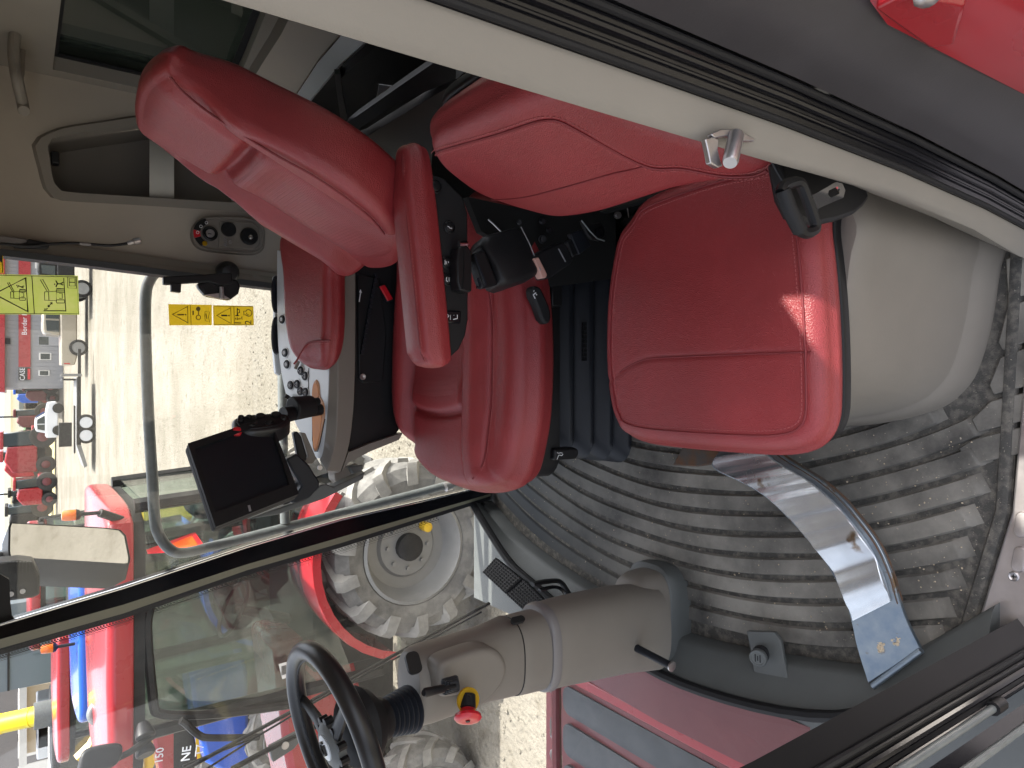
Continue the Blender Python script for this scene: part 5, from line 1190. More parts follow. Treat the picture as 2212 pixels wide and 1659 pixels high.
# own hood
hd_ = thing('tractor_hood', (-1.6, 1.27, -.1), 'dusty maroon hood with black inset panels seen through the windshield', 'hood')
ZH = -.02
rowsH = []
for x in (-.72, -.80, -.865):
    rowsH.append([V((x, y, z)) for y, z in ((.55, -.5), (.62, -.10), (.70, -.035), (.9, -.01), (1.27, .0), (1.6, -.02), (1.70, -.06), (1.74, -.20), (1.74, -.6))])
P_('cowl', B().grid(rowsH), 'maroon', hd_, smooth=50)
P_('cowl_step', B().box((-.882, 1.2, -.03), (.03, 1.02, .03)), 'tractor', hd_, bevel=.004)
rowsH = []
for x, dz in ((-.897, 0), (-1.2, -.005), (-1.8, -.03), (-2.5, -.09), (-2.75, -.2)):
    rowsH.append([V((x, y, z+dz)) for y, z in ((.68, -.75), (.70, -.12), (.735, -.045), (.80, -.025), (1.27, -.02), (1.70, -.025), (1.725, -.045), (1.74, -.12), (1.74, -.75))])
P_('bonnet', B().grid(rowsH), 'maroon', hd_, smooth=40)
for x0, x1 in ((-.915, -1.00), (-1.028, -1.125), (-1.153, -1.25), (-1.278, -1.375)):
    f = Fr(((x0+x1)/2, 1.22, ZH-.002), (1, 0, 0), (0, 1, 0))
    P_('inset_panel', B().slab(f, rrect((x0-x1)/2, .465, .03), -.01, .0035, .002), 'hoodblk', hd_)
for y in (1.74,):
    P_('hinge_rail', B().tube([V((-.9, 1.757, -.05)), V((-1.4, 1.757, -.055))], .016, 8), 'maroon', hd_)
    P_('hose', B().tube(cr([V((-.98, 1.77, -.06)), V((-1.0, 1.82, -.10)), V((-1.06, 1.83, -.12)), V((-1.10, 1.81, -.08)), V((-1.12, 1.77, -.06))], 6), .011, 8), 'charcoal', hd_)
    for x in (-.975, -1.115): P_('hose_fitting', B().tube([V((x, 1.762, -.05)), V((x-.01, 1.80, -.075))], .014, 8), 'zinc', hd_)
P_('hinge_post', B().tube([V((-1.26, 1.75, -.08)), V((-1.26, 1.9, -.16))], .02, 10), 'zinc', hd_)
P_('side_step', B().box((-1.1, 1.98, -.25), (1.1, .12, .05)), 'maroon', hd_, bevel=.01)
bt = thing('fuel_tank_cover', (-.9, .45, -.5), 'faded red side cover of the tractor beyond the near door edge', 'side cover')
P_('panel', B().pad(Fr((-1.15, .42, -.30), (1, 0, 0), (0, 1, -.12)), [(-.5, -.28), (.55, -.28), (.6, 0), (.55, .24), (-.5, .24), (-.55, 0)], .4, .05, rings=4, seg=80), 'maroon', bt, smooth=60)
# ================================================================== THE YARD
GZ = -1.6
g = B(); rr = random.Random(9)
n = 46
def gx(i): t = (i-n/2)/(n/2); return math.copysign(abs(t)**3, t)*1200
rowsg = [[V((gx(i)-3, gx(j)+6, GZ)) for i in range(n+1)] for j in range(n+1)]
o = g.grid(rowsg).build('ground', M['gravel'], None); tag(o, kind='structure')
# loose stones on the near ground
st = B()
for i in range(2600):
    x, y = rr.uniform(-3.6, 1.6), 2.6+rr.random()**1.6*9
    s = rr.uniform(.006, .022)
    f = axis_frame((x, y, GZ+s*.3), (rr.uniform(-.5, .5), rr.uniform(-.5, .5), 1)); e = rr.uniform(.6, 1.4)
    st.add([f(s, 0, 0), f(0, s*e, 0), f(-s, 0, 0), f(0, -s*e, 0), f(0, 0, s*.7), f(0, 0, -s)], [(0, 1, 4), (1, 2, 4), (2, 3, 4), (3, 0, 4)])
o = st.build('gravel_stones', M['gravel'], None, smooth=0); tag(o, kind='stuff'); o['label'] = 'loose pale stones lying on the gravel yard'; o['category'] = 'gravel'
def gat(x, y, Z=GZ): return at(x, y, Z=Z)
# ------------------------------------------------------------------ generic tractor (faces -X before turning)
def wheel(b_t, par, c, r, w, nl, side, lod=1):
    """tyre, lugs, rim as parts"""
    f = Fr(c, (1, 0, 0), n=(0, side, 0))
    rr_ = r*.60
    P_('tyre', B().lathe(f, [(rr_, -w/2), (r*.80, -w/2), (r*.93, -w*.42), (r*.955, -w*.2), (r*.955, w*.2), (r*.93, w*.42), (r*.80, w*.52), (rr_*1.05, w*.46), (rr_, w*.40)], 48 if lod else 24, cap=False), 'tyre', par)
    lb = B()
    for k in range(nl):
        for sd in (-1, 1):
            t0 = 2*math.pi*(k+(.5 if sd > 0 else 0))/nl; dt = 2*math.pi/nl*.62
            def q(t, rad, ww): return f(rad*math.cos(t), rad*math.sin(t), ww)
            wd = 2*math.pi/nl*.20
            sect = []
            for s_, (tt, ww, r0, r1) in enumerate(((t0, 0, r*.90, r), (t0+dt*.6, sd*w*.30, r*.90, r*1.0), (t0+dt, sd*w*.50, r*.86, r*.985), (t0+dt*1.10, sd*w*.56, r*.74, r*.92))):
                sect.append([q(tt-wd, r0, ww), q(tt-wd*.7, r1, ww), q(tt+wd*.7, r1, ww), q(tt+wd, r0, ww)])
            lb.loft(sect)
    P_('tread_lug', lb, 'lug', par, kind='stuff')
    P_('rim', B().lathe(f, [(rr_*1.0, w*.40), (rr_*1.03, w*.46), (rr_*.97, w*.48), (rr_*.93, w*.40), (rr_*.88, w*.22), (rr_*.80, w*.12), (rr_*.60, w*.10), (rr_*.55, w*.16), (rr_*.30, w*.18), (.001, w*.18)], 40 if lod else 20, cap=False), 'rim', par)
    P_('hub', B().lathe(f, [(rr_*.26, w*.17), (rr_*.26, w*.30), (rr_*.18, w*.34), (.001, w*.34)], 16), 'frame', par)
    if lod:
        for k in range(8):
            t = 2*math.pi*k/8; P_('wheel_bolt', B().lathe(f.sh(rr_*.42*math.cos(t), rr_*.42*math.sin(t), w*.17), [(.016, 0), (.016, .02), (.001, .02)], 6), 'rim', par)
def tractor(loc, s, paint, label, group, lod=1, roofcol=None, detail=None):
    t = thing('tractor', loc, label, 'tractor', group)
    L = V(loc)
    def p(x, y, z): return L+V((x*s, y*s, z*s))
    def bx_(name, c, d, m, bevel=.02): return P_(name, B().box(tuple(p(*c)), tuple(q*s for q in d)), m, t, bevel=bevel*s)
    for sd in (-1, 1):
        wheel(None, t, p(0, sd*.82, .63), .63*s, .42*s, 14, sd, lod)
        wheel(None, t, p(-1.95, sd*.72, .43), .43*s, .30*s, 11, sd, lod)
        rows = []
        for k in range(13):
            a = R(52+k*9.6); c, s_ = math.cos(a), math.sin(a)
            rows.append([p(.74*c, sd*.60, .63+.74*s_), p(.76*c, sd*1.0, .63+.76*s_), p(.755*c, sd*1.045, .63+.755*s_), p(.70*c, sd*1.05, .63+.70*s_), p(.70*c, sd*1.04, .63+.70*s_), p(.72*c, sd*.99, .63+.72*s_), p(.71*c, sd*.60, .63+.71*s_)])
        P_('fender', B().loft(rows), paint, t, smooth=40)
    bx_('chassis', (-.9, 0, .62), (2.5, .42, .42), 'frame')
    # hood with sloped nose
    h = [(-.72, .85), (-.72, 1.42), (-1.5, 1.34), (-2.25, 1.20), (-2.42, 1.0), (-2.40, .70), (-1.3, .72)]
    P_('hood', B().prism([p(x, -.33, z) for x, z in h], (0, .66*s, 0)), paint, t, bevel=.05*s)
    if paint != 'blue': P_('grille', B().box(tuple(p(-1.75, 0, .93)), (.75*s, .672*s, .30*s)), 'frame', t)
    # cab: posts, panes, roof
    posts = [((-.92, -.72, .75), (-.98, -.66, 2.35)), ((-.92, .72, .75), (-.98, .66, 2.35)), ((.02, -.76, 1.25), (-.05, -.68, 2.35)), ((.02, .76, 1.25), (-.05, .68, 2.35)), ((.50, -.66, 1.3), (.42, -.62, 2.35)), ((.50, .66, 1.3), (.42, .62, 2.35))]
    for a, c in posts: P_('cab_post', B().tube([p(*a), p(*c)], .045*s, 6), 'frame', t)
    bx_('cab_floor', (-.35, 0, .95), (1.1, 1.1, .5), 'frame')
    for sd in (-1, 1):
        P_('door_glass', B().prism([p(x, sd*y, z) for x, y, z in ((-.96, .70, .95), (-.02, .74, 1.30), (-.07, .69, 2.30), (-1.0, .67, 2.30))], (0, .008, 0)), 'gg', t, smooth=0)
        P_('quarter_glass', B().prism([p(x, sd*y, z) for x, y, z in ((.04, .74, 1.38), (.48, .66, 1.38), (.42, .64, 2.30), (-.03, .68, 2.30))], (0, .008, 0)), 'gg', t, smooth=0)
    P_('windshield', B().prism([p(x, y, z) for x, y, z in ((-.94, -.68, 1.2), (-.94, .68, 1.2), (-1.0, .64, 2.3), (-1.0, -.64, 2.3))], (.008, 0, 0)), 'gg', t, smooth=0)
    P_('rear_glass', B().prism([p(x, y, z) for x, y, z in ((.50, -.62, 1.35), (.50, .62, 1.35), (.44, .60, 2.3), (.44, -.60, 2.3))], (.008, 0, 0)), 'gg', t, smooth=0)
    ro = [(-1.32, .50), (-1.25, .70), (-1.0, .80), (.2, .82), (.36, .76), (.43, .5), (.43, -.5), (.36, -.76), (.2, -.82), (-1.0, -.80), (-1.25, -.70), (-1.32, -.50)]
    P_('roof_liner', B().prism([p(x*.95, y*.95, 2.31) for x, y in ro], (0, 0, .07*s)), 'frame', t)
    P_('roof', B().pad(Fr(p(0, 0, 2.545), (1, 0, 0), (0, 1, 0)), [(x*s, y*s) for x, y in ro], .17*s, .05*s, lambda a, b: -.03*s*((b/(.8*s))**2)-.03*s*max(0, -a/s-.6), rings=6, seg=80, rb=.02*s), roofcol or paint, t, smooth=50)
    # seat and wheel seen through the glass
    bx_('seat', (.05, 0, 1.32), (.45, .45, .16), 'frame', .04); bx_('seat', (.28, 0, 1.65), (.12, .45, .55), 'frame', .04)
    wf3 = axis_frame(p(-.5, 0, 1.62), (.45, 0, .9))
    P_('steering_wheel', B().tube([wf3(.2*s*math.cos(2*math.pi*k/24), .2*s*math.sin(2*math.pi*k/24)) for k in range(24)], .016*s, 6, closed=True), 'frame', t)
    P_('steering_post', B().tube([p(-.5, 0, 1.62), p(-.66, 0, 1.2)], .04*s, 8), 'frame', t)
    P_('exhaust', B().tube([p(-.98, -.55, 1.2), p(-.98, -.55, 2.35)], .04*s, 8), 'frame', t)
    return t
def beacon(par, c, s=1):
    f = axis_frame(c, (0, 0, 1))
    P_('beacon_stem', B().lathe(f, [(.02*s, -.18*s), (.02*s, 0), (.05*s, .02*s), (.06*s, .05*s)], 12), 'frame', par)
    P_('beacon_lens', B().lathe(f.sh(0, 0, .05*s), [(.055*s, 0), (.058*s, .015*s), (.055*s, .10*s), (.045*s, .125*s), (.001, .13*s)], 16), 'amber', par)
def smv(par, c, s, nrm):
    f = axis_frame(c, nrm); f = Fr(c, V((0, 0, 1)).cross(V(nrm)), n=nrm)
    P_('slow_triangle', B().slab(f, [(-.20*s, -.15*s), (.20*s, -.15*s), (.035*s, .20*s), (-.035*s, .20*s)], 0, .006), 'red', par)
    P_('slow_triangle_core', B().slab(f, [(-.13*s, -.115*s), (.13*s, -.115*s), (0, .12*s)], .006, .008), 'smv', par)
# red neighbour
nb = tractor((-1.17, 5.52, GZ), 1.0, 'tractor', 'red tractor with open green glass cab parked right beside the cab window', None)
bcp = at(176, 1111, Y=4.74); beacon(nb, bcp, .55)
P_('beacon_bracket', B().tube([bcp-V((0, 0, .09)), bcp+V((-.08, .06, -.24)), bcp+V((-.2, .2, -.26))], .025, 8), 'frame', nb)
smv(nb, at(385, 1179, Y=4.70), .85, (.985, -.13, .1))
P_('rim_cap', B().lathe(Fr(at(918, 1137, Y=4.6), (1, 0, 0), n=(0, -1, 0)), [(.035, -.1), (.035, .05), (.02, .06), (.001, .06)], 14), 'yellow', nb)
P_('barcode_sticker', B().prism([at(x, y, Y=4.76) for x, y in ((602, 1435), (630, 1427), (637, 1458), (610, 1467))], (0, .004, 0)), 'paper', nb, smooth=0)
bc = B()
for k in range(9): bc.prism([at(x, y, Y=4.757) for x, y in ((608, 1440+2.2*k), (618, 1437+2.2*k), (618, 1438.2+2.2*k), (608, 1441.2+2.2*k))], (0, .002, 0))
P_('barcode', bc, 'ink', nb, smooth=0)
P_('sticker_dot', B().prism([at(x, y, Y=4.756) for x, y in ((623, 1429), (630, 1427), (632, 1435), (624, 1437))], (0, .002, 0)), 'smv', nb, smooth=0)
for xx in (330, 640): pass
P_('door_frame', B().tube(cr([at(x, y, Y=4.77) for x, y in ((325, 1310), (318, 1350), (322, 1420), (330, 1500), (334, 1530), (345, 1541), (400, 1546), (500, 1540), (640, 1521))], 5), .028, 6), 'frame', nb)
P_('hand_rail', B().tube(cr([at(x, y, Y=4.6) for x, y in ((390, 1556), (400, 1562), (430, 1588), (460, 1594), (560, 1592))], 5), .022, 8), 'frame', nb)
m_ = P_('mirror_arm', B().tube([at(330, 1590, Y=4.6), at(280, 1625, Y=4.55), at(240, 1645, Y=4.5)], .02, 6), 'frame', nb)
P_('mirror', B().pad(Fr(at(222, 1640, Y=4.45), (0, 0, 1), n=(.3, -.9, .1)), [(-.09, -.05), (.07, -.07), (.11, -.01), (.10, .06), (-.06, .05)], .06, .02, rings=3, seg=40), 'black', nb, smooth=60)
for x, y in ((312, 1580), (312, 1617)): P_('roof_lamp', B().lathe(axis_frame(at(x, y, Y=4.6), (-.7, -.7, -.1)), [(.03, -.05), (.05, 0), (.055, .03), (.045, .04), (.001, .04)], 14), 'black', nb)
P_('roof_mirror', B().pad(Fr(at(240, 1535, Y=5.4), (0, 0, 1), n=(.2, -.9, 0)), ell(.14, .11, 12), .06, .03, rings=3, seg=40), 'galv', nb, smooth=60)
f = Fr(at(330, 1612, Y=6.9), (1, 0, 0), n=(0, -1, 0))
# interior reflection things behind the door glass of the neighbour: big yellow control decal line
# blue tractors behind
bl = tractor((-2.15, 8.95, GZ), .97, 'blue', 'blue tractor with white lettering on its hood standing behind the red one', None)
text('NE', Fr(at(403, 1628, Y=8.60), (1, 0, -.12), n=(0, -1, 0)), .13, M['white'], bl, depth=.004)
text('T7', Fr(at(432, 1620, Y=8.60), (1, 0, -.12), n=(0, -1, 0)), .12, M['white'], bl, depth=.004)
P_('hood_stripe', B().prism([at(x, y, Y=8.605) for x, y in ((421, 1585), (428, 1585), (435, 1650), (427, 1650))], (0, .004, 0)), 'yellow', bl)
beacon(bl, at(125, 1397, Y=8.3), .8)
rd2 = tractor((-2.9, 14.6, GZ), 1.1, 'tractor', 'red tractor behind the lettered blue tractor, only its roof edge showing', None, lod=0)
rdh = tractor((-3.6, 11.5, GZ), 1.0, 'tractor', 'red tractor with white number 150 on its hood, behind the lettered blue one', None, lod=0)
text('150', Fr(at(345, 1632, Y=11.10), (1, 0, -.1), n=(0, -1, 0)), .15, M['white'], rdh, depth=.004)
# ------------------------------------------------------------------ yellow digger row
dg = thing('yellow_backhoe', tuple(gat(60, 1610)), 'yellow digger with raised arm parked beyond the blue tractors', 'digger')
c0 = at(175, 1600, Y=14)
P_('cab_frame', B().box((c0.x, 14.6, GZ+1.7), (1.3, 1.3, 1.5)), 'frame', dg, bevel=.05)
P_('cab_glass', B().box((c0.x, 13.94, GZ+1.8), (1.05, .03, 1.1)), 'gg', dg)
P_('body', B().box((c0.x-.2, 14.6, GZ+.75), (2.6, 1.5, .7)), 'yellow', dg, bevel=.06)
P_('boom', B().tube([at(170, 1640, Y=13.8), at(200, 1610, Y=13.8), at(222, 1570, Y=13.8), at(232, 1540, Y=13.8)], .11, 6), 'yellow', dg)
P_('boom', B().tube([at(270, 1610, Y=13.8), at(290, 1645, Y=13.8), at(300, 1675, Y=13.8)], .10, 6), 'yellow', dg)
for k in (-1, 1): P_('wheel', B().lathe(Fr((c0.x+k*.9, 13.85, GZ+.5), (1, 0, 0), n=(0, -1, 0)), [(.5, -.3), (.5, 0), (.3, .02), (.1, .03), (.001, .03)], 24), 'tyre', dg)
yl2 = thing('yellow_loader', tuple(gat(95, 1285)), 'yellow loader half hidden behind the far front pillar', 'loader')
q0 = at(175, 1285, Y=11)
P_('arm', B().prism([at(x, y, Y=11.2) for x, y in ((145, 1247), (195, 1250), (210, 1275), (205, 1290), (170, 1280), (145, 1262))], (0, .3, 0)), 'yellow', yl2, bevel=.03)
P_('body', B().box((q0.x, 12.4, GZ+1.0), (1.6, 1.6, .9)), 'yellow', yl2, bevel=.05)
P_('cab', B().box((q0.x-.1, 12.4, GZ+1.8), (1.0, 1.2, 1.0)), 'frame', yl2, bevel=.05)
for k in (-1, 1): P_('wheel', B().lathe(Fr((q0.x+k*.6, 11.5, GZ+.4), (1, 0, 0), n=(0, -1, 0)), [(.4, -.3), (.4, 0), (.25, .02), (.001, .02)], 20), 'tyre', yl2)
# ------------------------------------------------------------------ dealership building
DD = 63.0
bd = thing('dealership_building', tuple(gat(135, 700)), 'long grey dealership with red band and roof edge across the yard', 'building')
A_ = gat(136, 838); B__ = V((A_.x+30, A_.y+.5, GZ))
wd = (B__-A_).normalized(); wnrm = V((wd.y, -wd.x, 0)); wf5 = Fr(A_, wd, n=wnrm)
def bq(x, y): d = wf5.inv(at(x, y, pl=(A_, wnrm))); return d[0], d[1]
Hb = bq(8, 800)[1]
P_('wall', B().box((15, Hb/2, -6), (30, Hb, 12), wf5), 'wall_s', bd)
rb2 = B()
for k in range(100): rb2.box((.15+.3*k, Hb/2, .03), (.05, Hb, .06), wf5)
P_('wall_rib', rb2, 'wall_s', bd, kind='stuff')
P_('roof_edge', B().box((15, Hb+.1, -5.8), (30.6, .35, 12.8), wf5), 'tractor', bd, bevel=.03)
u0, v0 = bq(63, 820); u1, v1 = bq(41, 820); w0 = bq(50, 793)[0]
bandz = (bq(66, 720)[1]+bq(40, 720)[1])/2; bandh = bq(40, 720)[1]-bq(66, 720)[1]
P_('red_band', B().box((w0/1+(29-w0)/2, bandz, .10), (29-w0, bandh, .08), wf5), 'tractor', bd)
sx0 = bq(50, 821)[0]; sx1 = bq(50, 795)[0]
sg_ = P_('sign_board', B().box(((sx0+sx1)/2, bandz, .13), (sx1-sx0, bandh, .10), wf5), 'frame', bd)
text('CASE', wf5.sh((sx0+sx1)/2, bandz+bandh*.17, .185), bandh*.62, M['white'], sg_, depth=.01, sx=.9)
P_('sign_bar', B().box(((sx0+sx1)/2, bandz-bandh*.36, .185), (sx1-sx0-.1, bandh*.22, .02), wf5), 'red', sg_)
tx = bq(50, 697)[0]
text('Border Pr', wf5.sh(tx, bandz, .145), bandh*.62, M['white'], bd, depth=.01)
for (xa, xb, ya, yb, nm) in ((83, 107, 800, 812, 'window'), (84, 111, 762, 778, 'window'), (88, 116, 694, 713, 'window'), (82, 134, 725, 748, 'door')):
    ua, va = bq(xb, yb); ub, vb = bq(xa, ya)
    if ua > ub: ua, ub = ub, ua
    o = P_(nm, B().box(((ua+ub)/2, (va+vb)/2, .03), (ub-ua, vb-va, .12), wf5), 'paper' if nm == 'window' else 'wall_s', bd, bevel=.02)
    P_('pane', B().box(((ua+ub)/2, (va+vb)/2+(.0 if nm == 'window' else .4), .095), ((ub-ua)*.78, (vb-va)*(.75 if nm == 'window' else .4), .02), wf5), 'carglass', o)
P_('wall_lamp', B().box((bq(17, 737)[0], bq(17, 737)[1], .1), (.4, .3, .3), wf5), 'frame', bd)
wd2 = bq(100, 553); P_('wide_window', B().box((wd2[0], wd2[1], .03), (2.0, 1.4, .12), wf5), 'paper', bd)
# ------------------------------------------------------------------ vehicles of the yard
def carwheels(par, cs_, r, m='rim'):
    for c in cs_:
        f = Fr(c, (1, 0, 0), n=(0, -1, 0))
        o = P_('wheel', B().lathe(f, [(r, .0), (r, .2), (r*.72, .22), (r*.70, .20), (.001, .19)], 24), 'frame', par)
        P_('rim', B().lathe(f.sh(0, 0, .19), [(r*.70, .01), (r*.66, .03), (r*.2, .015), (.001, .03)], 20), m, o)
def pickup(x_tail, x_nose, Y, paint, label, cabglass='carglass', h=1.9, lift=0, face=1):
    """side view pickup, nose towards +X, near side at Y"""
    L = x_nose-x_tail
    t = thing('pickup_truck', (x_tail+L/2, Y+1, GZ), label, 'pickup truck')
    def prof(l, y0, d, m, nm, bevel=.06): return P_(nm, B().prism([V((x_tail+L*a, Y+y0, GZ+z+lift)) for a, z in l], (0, d, 0)), m, t, bevel=bevel)
    prof([(0, .55), (0, 1.12), (.33, 1.14), (.60, 1.16), (.97, 1.08), (1, .95), (1, .5), (.9, .45), (.1, .45)], 0, 1.9, paint, 'body')
    prof([(.33, 1.12), (.35, 1.80), (.40, 1.88), (.60, 1.88), (.66, 1.80), (.76, 1.13)], .12, 1.66, paint, 'cab', .08)
    prof([(.37, 1.2), (.38, 1.70), (.50, 1.74), (.50, 1.2)], .09, .04, cabglass, 'side_window', 0); prof([(.52, 1.2), (.52, 1.74), (.62, 1.70), (.70, 1.2)], .09, .04, cabglass, 'side_window', 0)
    prof([(.01, .75), (.01, 1.0), (.022, 1.0), (.022, .75)], -.01, .2, 'red', 'tail_lamp', 0)
    carwheels(t, [V((x_tail+L*.20, Y+.12, GZ+.40)), V((x_tail+L*.82, Y+.12, GZ+.40))], .40)
    return t
pw = gat(190, 745); pt = gat(190, 790)
pickup(at(160, 789, Y=pw.y+.2).x, at(160, 600, Y=pw.y+.2).x, pw.y, 'silverp', 'silver tan pickup truck parked in front of the dealership')
p2 = gat(192, 610)
t2 = pickup(at(180, 655, Y=38.5).x, at(180, 505, Y=38.5).x, 38.3, 'frame', 'dark lifted truck at the right end, nearest the beige post', lift=.25)
# trailer
tr_y = gat(206, 900).y
tl = thing('flatbed_trailer', (at(190, 900, Y=tr_y).x, tr_y+1, GZ), 'low flatbed trailer with twin axle wheels and folding ramp on the gravel', 'trailer')
xa, xb_, xc = at(190, 1006, Y=tr_y).x, at(190, 960, Y=tr_y).x, at(190, 815, Y=tr_y).x
P_('deck', B().box(((xb_+xc)/2, tr_y+1, GZ+.62), (xc-xb_, 2.0, .14)), 'frame', tl)
P_('deck_planks', B().box(((xb_+xc)/2, tr_y+1, GZ+.70), (xc-xb_, 1.9, .04)), 'rim', tl)
P_('ramp', B().prism([V((xb_, tr_y, GZ+.72)), V((xb_, tr_y, GZ+.55)), V((xa, tr_y, GZ+.30)), V((xa-.1, tr_y, GZ+.42))], (0, 2, 0)), 'rim', tl)
P_('drawbar', B().box((xc+.6, tr_y+1, GZ+.55), (1.4, .2, .12)), 'frame', tl)
P_('jack', B().box((xc+.1, tr_y+.3, GZ+.9), (.12, .12, .8)), 'rim', tl)
P_('headboard', B().box((xc-.1, tr_y+1, GZ+1.0), (.08, 2.0, .5)), 'frame', tl)
P_('toolbox', B().box((at(180, 943, Y=tr_y).x, tr_y+1.9, GZ+1.05), (1.1, .3, .5)), 'frame', tl)
carwheels(tl, [V((at(200, 912, Y=tr_y).x, tr_y+.1, GZ+.36)), V((at(200, 940, Y=tr_y).x, tr_y+.1, GZ+.36))], .36, 'whitep')
P_('mudguard', B().box((at(200, 926, Y=tr_y).x, tr_y-.02, GZ+.80), (2.1, .3, .06)), 'frame', tl)
# white pickup facing the camera obliquely
sv_ = gat(138, 900)
su = thing('white_suv', (sv_.x, sv_.y+1, GZ), 'white sport utility car with black grille facing right in the yard', 'car')
xl, xr_ = at(130, 945, Y=sv_.y).x, at(130, 866, Y=sv_.y).x
Lw = xr_-xl
def wprof(l, y0, d, m, nm, bevel=.07): return P_(nm, B().prism([V((xl+Lw*a, sv_.y+y0, GZ+z)) for a, z in l], (0, d, 0)), m, su, bevel=bevel)
wprof([(0, .4), (0, 1.1), (.3, 1.15), (.65, 1.15), (.97, 1.0), (1, .5), (.9, .35), (.1, .35)], 0, 1.9, 'whitep', 'body'); wprof([(.12, 1.1), (.18, 1.70), (.3, 1.78), (.52, 1.75), (.68, 1.12)], .12, 1.66, 'whitep', 'cab')
wprof([(.2, 1.18), (.24, 1.6), (.36, 1.64), (.36, 1.18)], .09, .04, 'carglass', 'side_window', 0); wprof([(.39, 1.18), (.39, 1.64), (.50, 1.62), (.60, 1.18)], .09, .04, 'carglass', 'side_window', 0)
P_('grille', B().box((xr_+.02, sv_.y+.95, GZ+.75), (.1, 1.4, .5)), 'frame', su); P_('windscreen', B().prism([V((xl+Lw*.54, sv_.y+.2, GZ+1.72)), V((xl+Lw*.54, sv_.y+1.7, GZ+1.72)), V((xl+Lw*.69, sv_.y+1.7, GZ+1.17)), V((xl+Lw*.69, sv_.y+.2, GZ+1.17))], (.02, 0, .02)), 'carglass', su)
carwheels(su, [V((xl+Lw*.2, sv_.y+.1, GZ+.36)), V((xl+Lw*.8, sv_.y+.1, GZ+.36))], .36, 'frame')
# far machinery row
def far_machine(x0, y0, y1, hgt, paint, label, grp):
    """parked combine/tractor seen far off: body, cab, wheels, header. y0..y1 image rows"""
    c = gat(x0, (y0+y1)/2); xl_, xr2 = at(x0, y1, Y=c.y).x, at(x0, y0, Y=c.y).x; W_ = xr2-xl_
    t = thing('farm_machine', (c.x, c.y, GZ), label, 'farm machine', grp)
    P_('body', B().prism([V((xl_+W_*a, c.y, GZ+hgt*z)) for a, z in ((.05, .35), (.05, .8), (.3, .95), (.6, .9), (.62, .35))], (0, 2.5, 0)), paint, t, bevel=.1)
    P_('cab', B().prism([V((xl_+W_*a, c.y+.2, GZ+hgt*z)) for a, z in ((.62, .4), (.60, .97), (.88, 1.0), (.93, .5), (.9, .4))], (0, 2.1, 0)), 'carglass', t, bevel=.08)
    P_('roof', B().box((xl_+W_*.74, c.y+1.2, GZ+hgt), (W_*.36, 2.4, hgt*.07)), paint, t, bevel=.05)
    P_('undercarriage', B().box((xl_+W_*.5, c.y+1.2, GZ+hgt*.3), (W_*.9, 1.6, hgt*.2)), 'frame', t)
    P_('front_hood', B().box((xl_+W_*.95, c.y+1.0, GZ+hgt*.33), (W_*.16, 1.3, hgt*.25)), paint, t, bevel=.06)
    for a, r in ((.2, .19), (.80, .25)):
        P_('wheel', B().lathe(Fr((xl_+W_*a, c.y, GZ+hgt*r), (1, 0, 0), n=(0, -1, 0)), [(hgt*r, -.6), (hgt*r, 0), (hgt*r*.6, .05), (hgt*r*.5, 0), (.001, 0)], 24), 'tyred', t)
        P_('rim', B().lathe(Fr((xl_+W_*a, c.y-.02, GZ+hgt*r), (1, 0, 0), n=(0, -1, 0)), [(hgt*r*.45, 0), (hgt*r*.3, .05), (.001, .05)], 16), 'maroon', t)
    return t
far_machine(121, 922, 1022, 3.9, 'tractor', 'large red combine far off behind the white car', 'red machines across the yard')
far_machine(124, 1026, 1090, 3.0, 'tractor', 'red tractor far off, right of the amber beacon', 'red machines across the yard')
far_machine(116, 1082, 1140, 3.6, 'frame', 'dark implement stack far off above the amber beacon', None)
far_machine(117, 880, 924, 3.0, 'maroon', 'dull red machine between the white car and the large red combine', None)
far_machine(113, 965, 1030, 4.0, 'tractor', 'tall red machine rising behind the gap in the red row', None)
far_machine(113, 1050, 1092, 3.4, 'frame', 'dark tractor rising behind the red tractor in the far row', None)
far_machine(112, 836, 872, 3.0, 'blue', 'small blue tractor at the corner of the dealership', None)
rt_ = gat(126, 850); far_machine(128, 828, 868, 2.4, 'maroon', 'maroon trailer machine parked by the corner of the dealership', None)
# far warehouse and hills, utility poles
wh = thing('warehouse', (-20, 170, GZ), 'long white and blue warehouse on the horizon', 'warehouse')
yw = 150
za, zb = at(50, 900, Y=yw).z, at(22, 900, Y=yw).z
xa2, xb2 = at(40, 1140, Y=yw).x, at(40, 822, Y=yw).x
P_('wall', B().box(((xa2+xb2)/2, yw+5, (GZ+zb)/2), (xb2-xa2, 10, zb-GZ)), 'whitep', wh)
for k in range(9):
    xx = xa2+(xb2-xa2)*(k+.5)/9
    P_('bay_door', B().box((xx, yw-.05, GZ+(zb-GZ)*.40), ((xb2-xa2)/9*.62, .2, (zb-GZ)*.5)), 'mirror' if False else 'wall_d', wh)
P_('roof_edge', B().box(((xa2+xb2)/2, yw+4.8, zb+.4), (xb2-xa2+1, 11, 1.0)), 'whitep', wh)
for i, yy in enumerate((900, 985, 1065)):
    c = at(48, yy, Y=140); po_ = thing('utility_pole', (c.x, 140, GZ), 'thin wooden utility pole far off, %s' % ('behind the white car', 'behind the red combine', 'behind the dark implements')[i], 'utility pole', 'utility poles along the far road')
    P_('post', B().tube([V((c.x, 140, GZ)), V((c.x, 140, 8.5))], .14, 6), 'frame', po_); P_('crossarm', B().box((c.x, 140, 7.8), (1.8, .15, .15)), 'frame', po_)
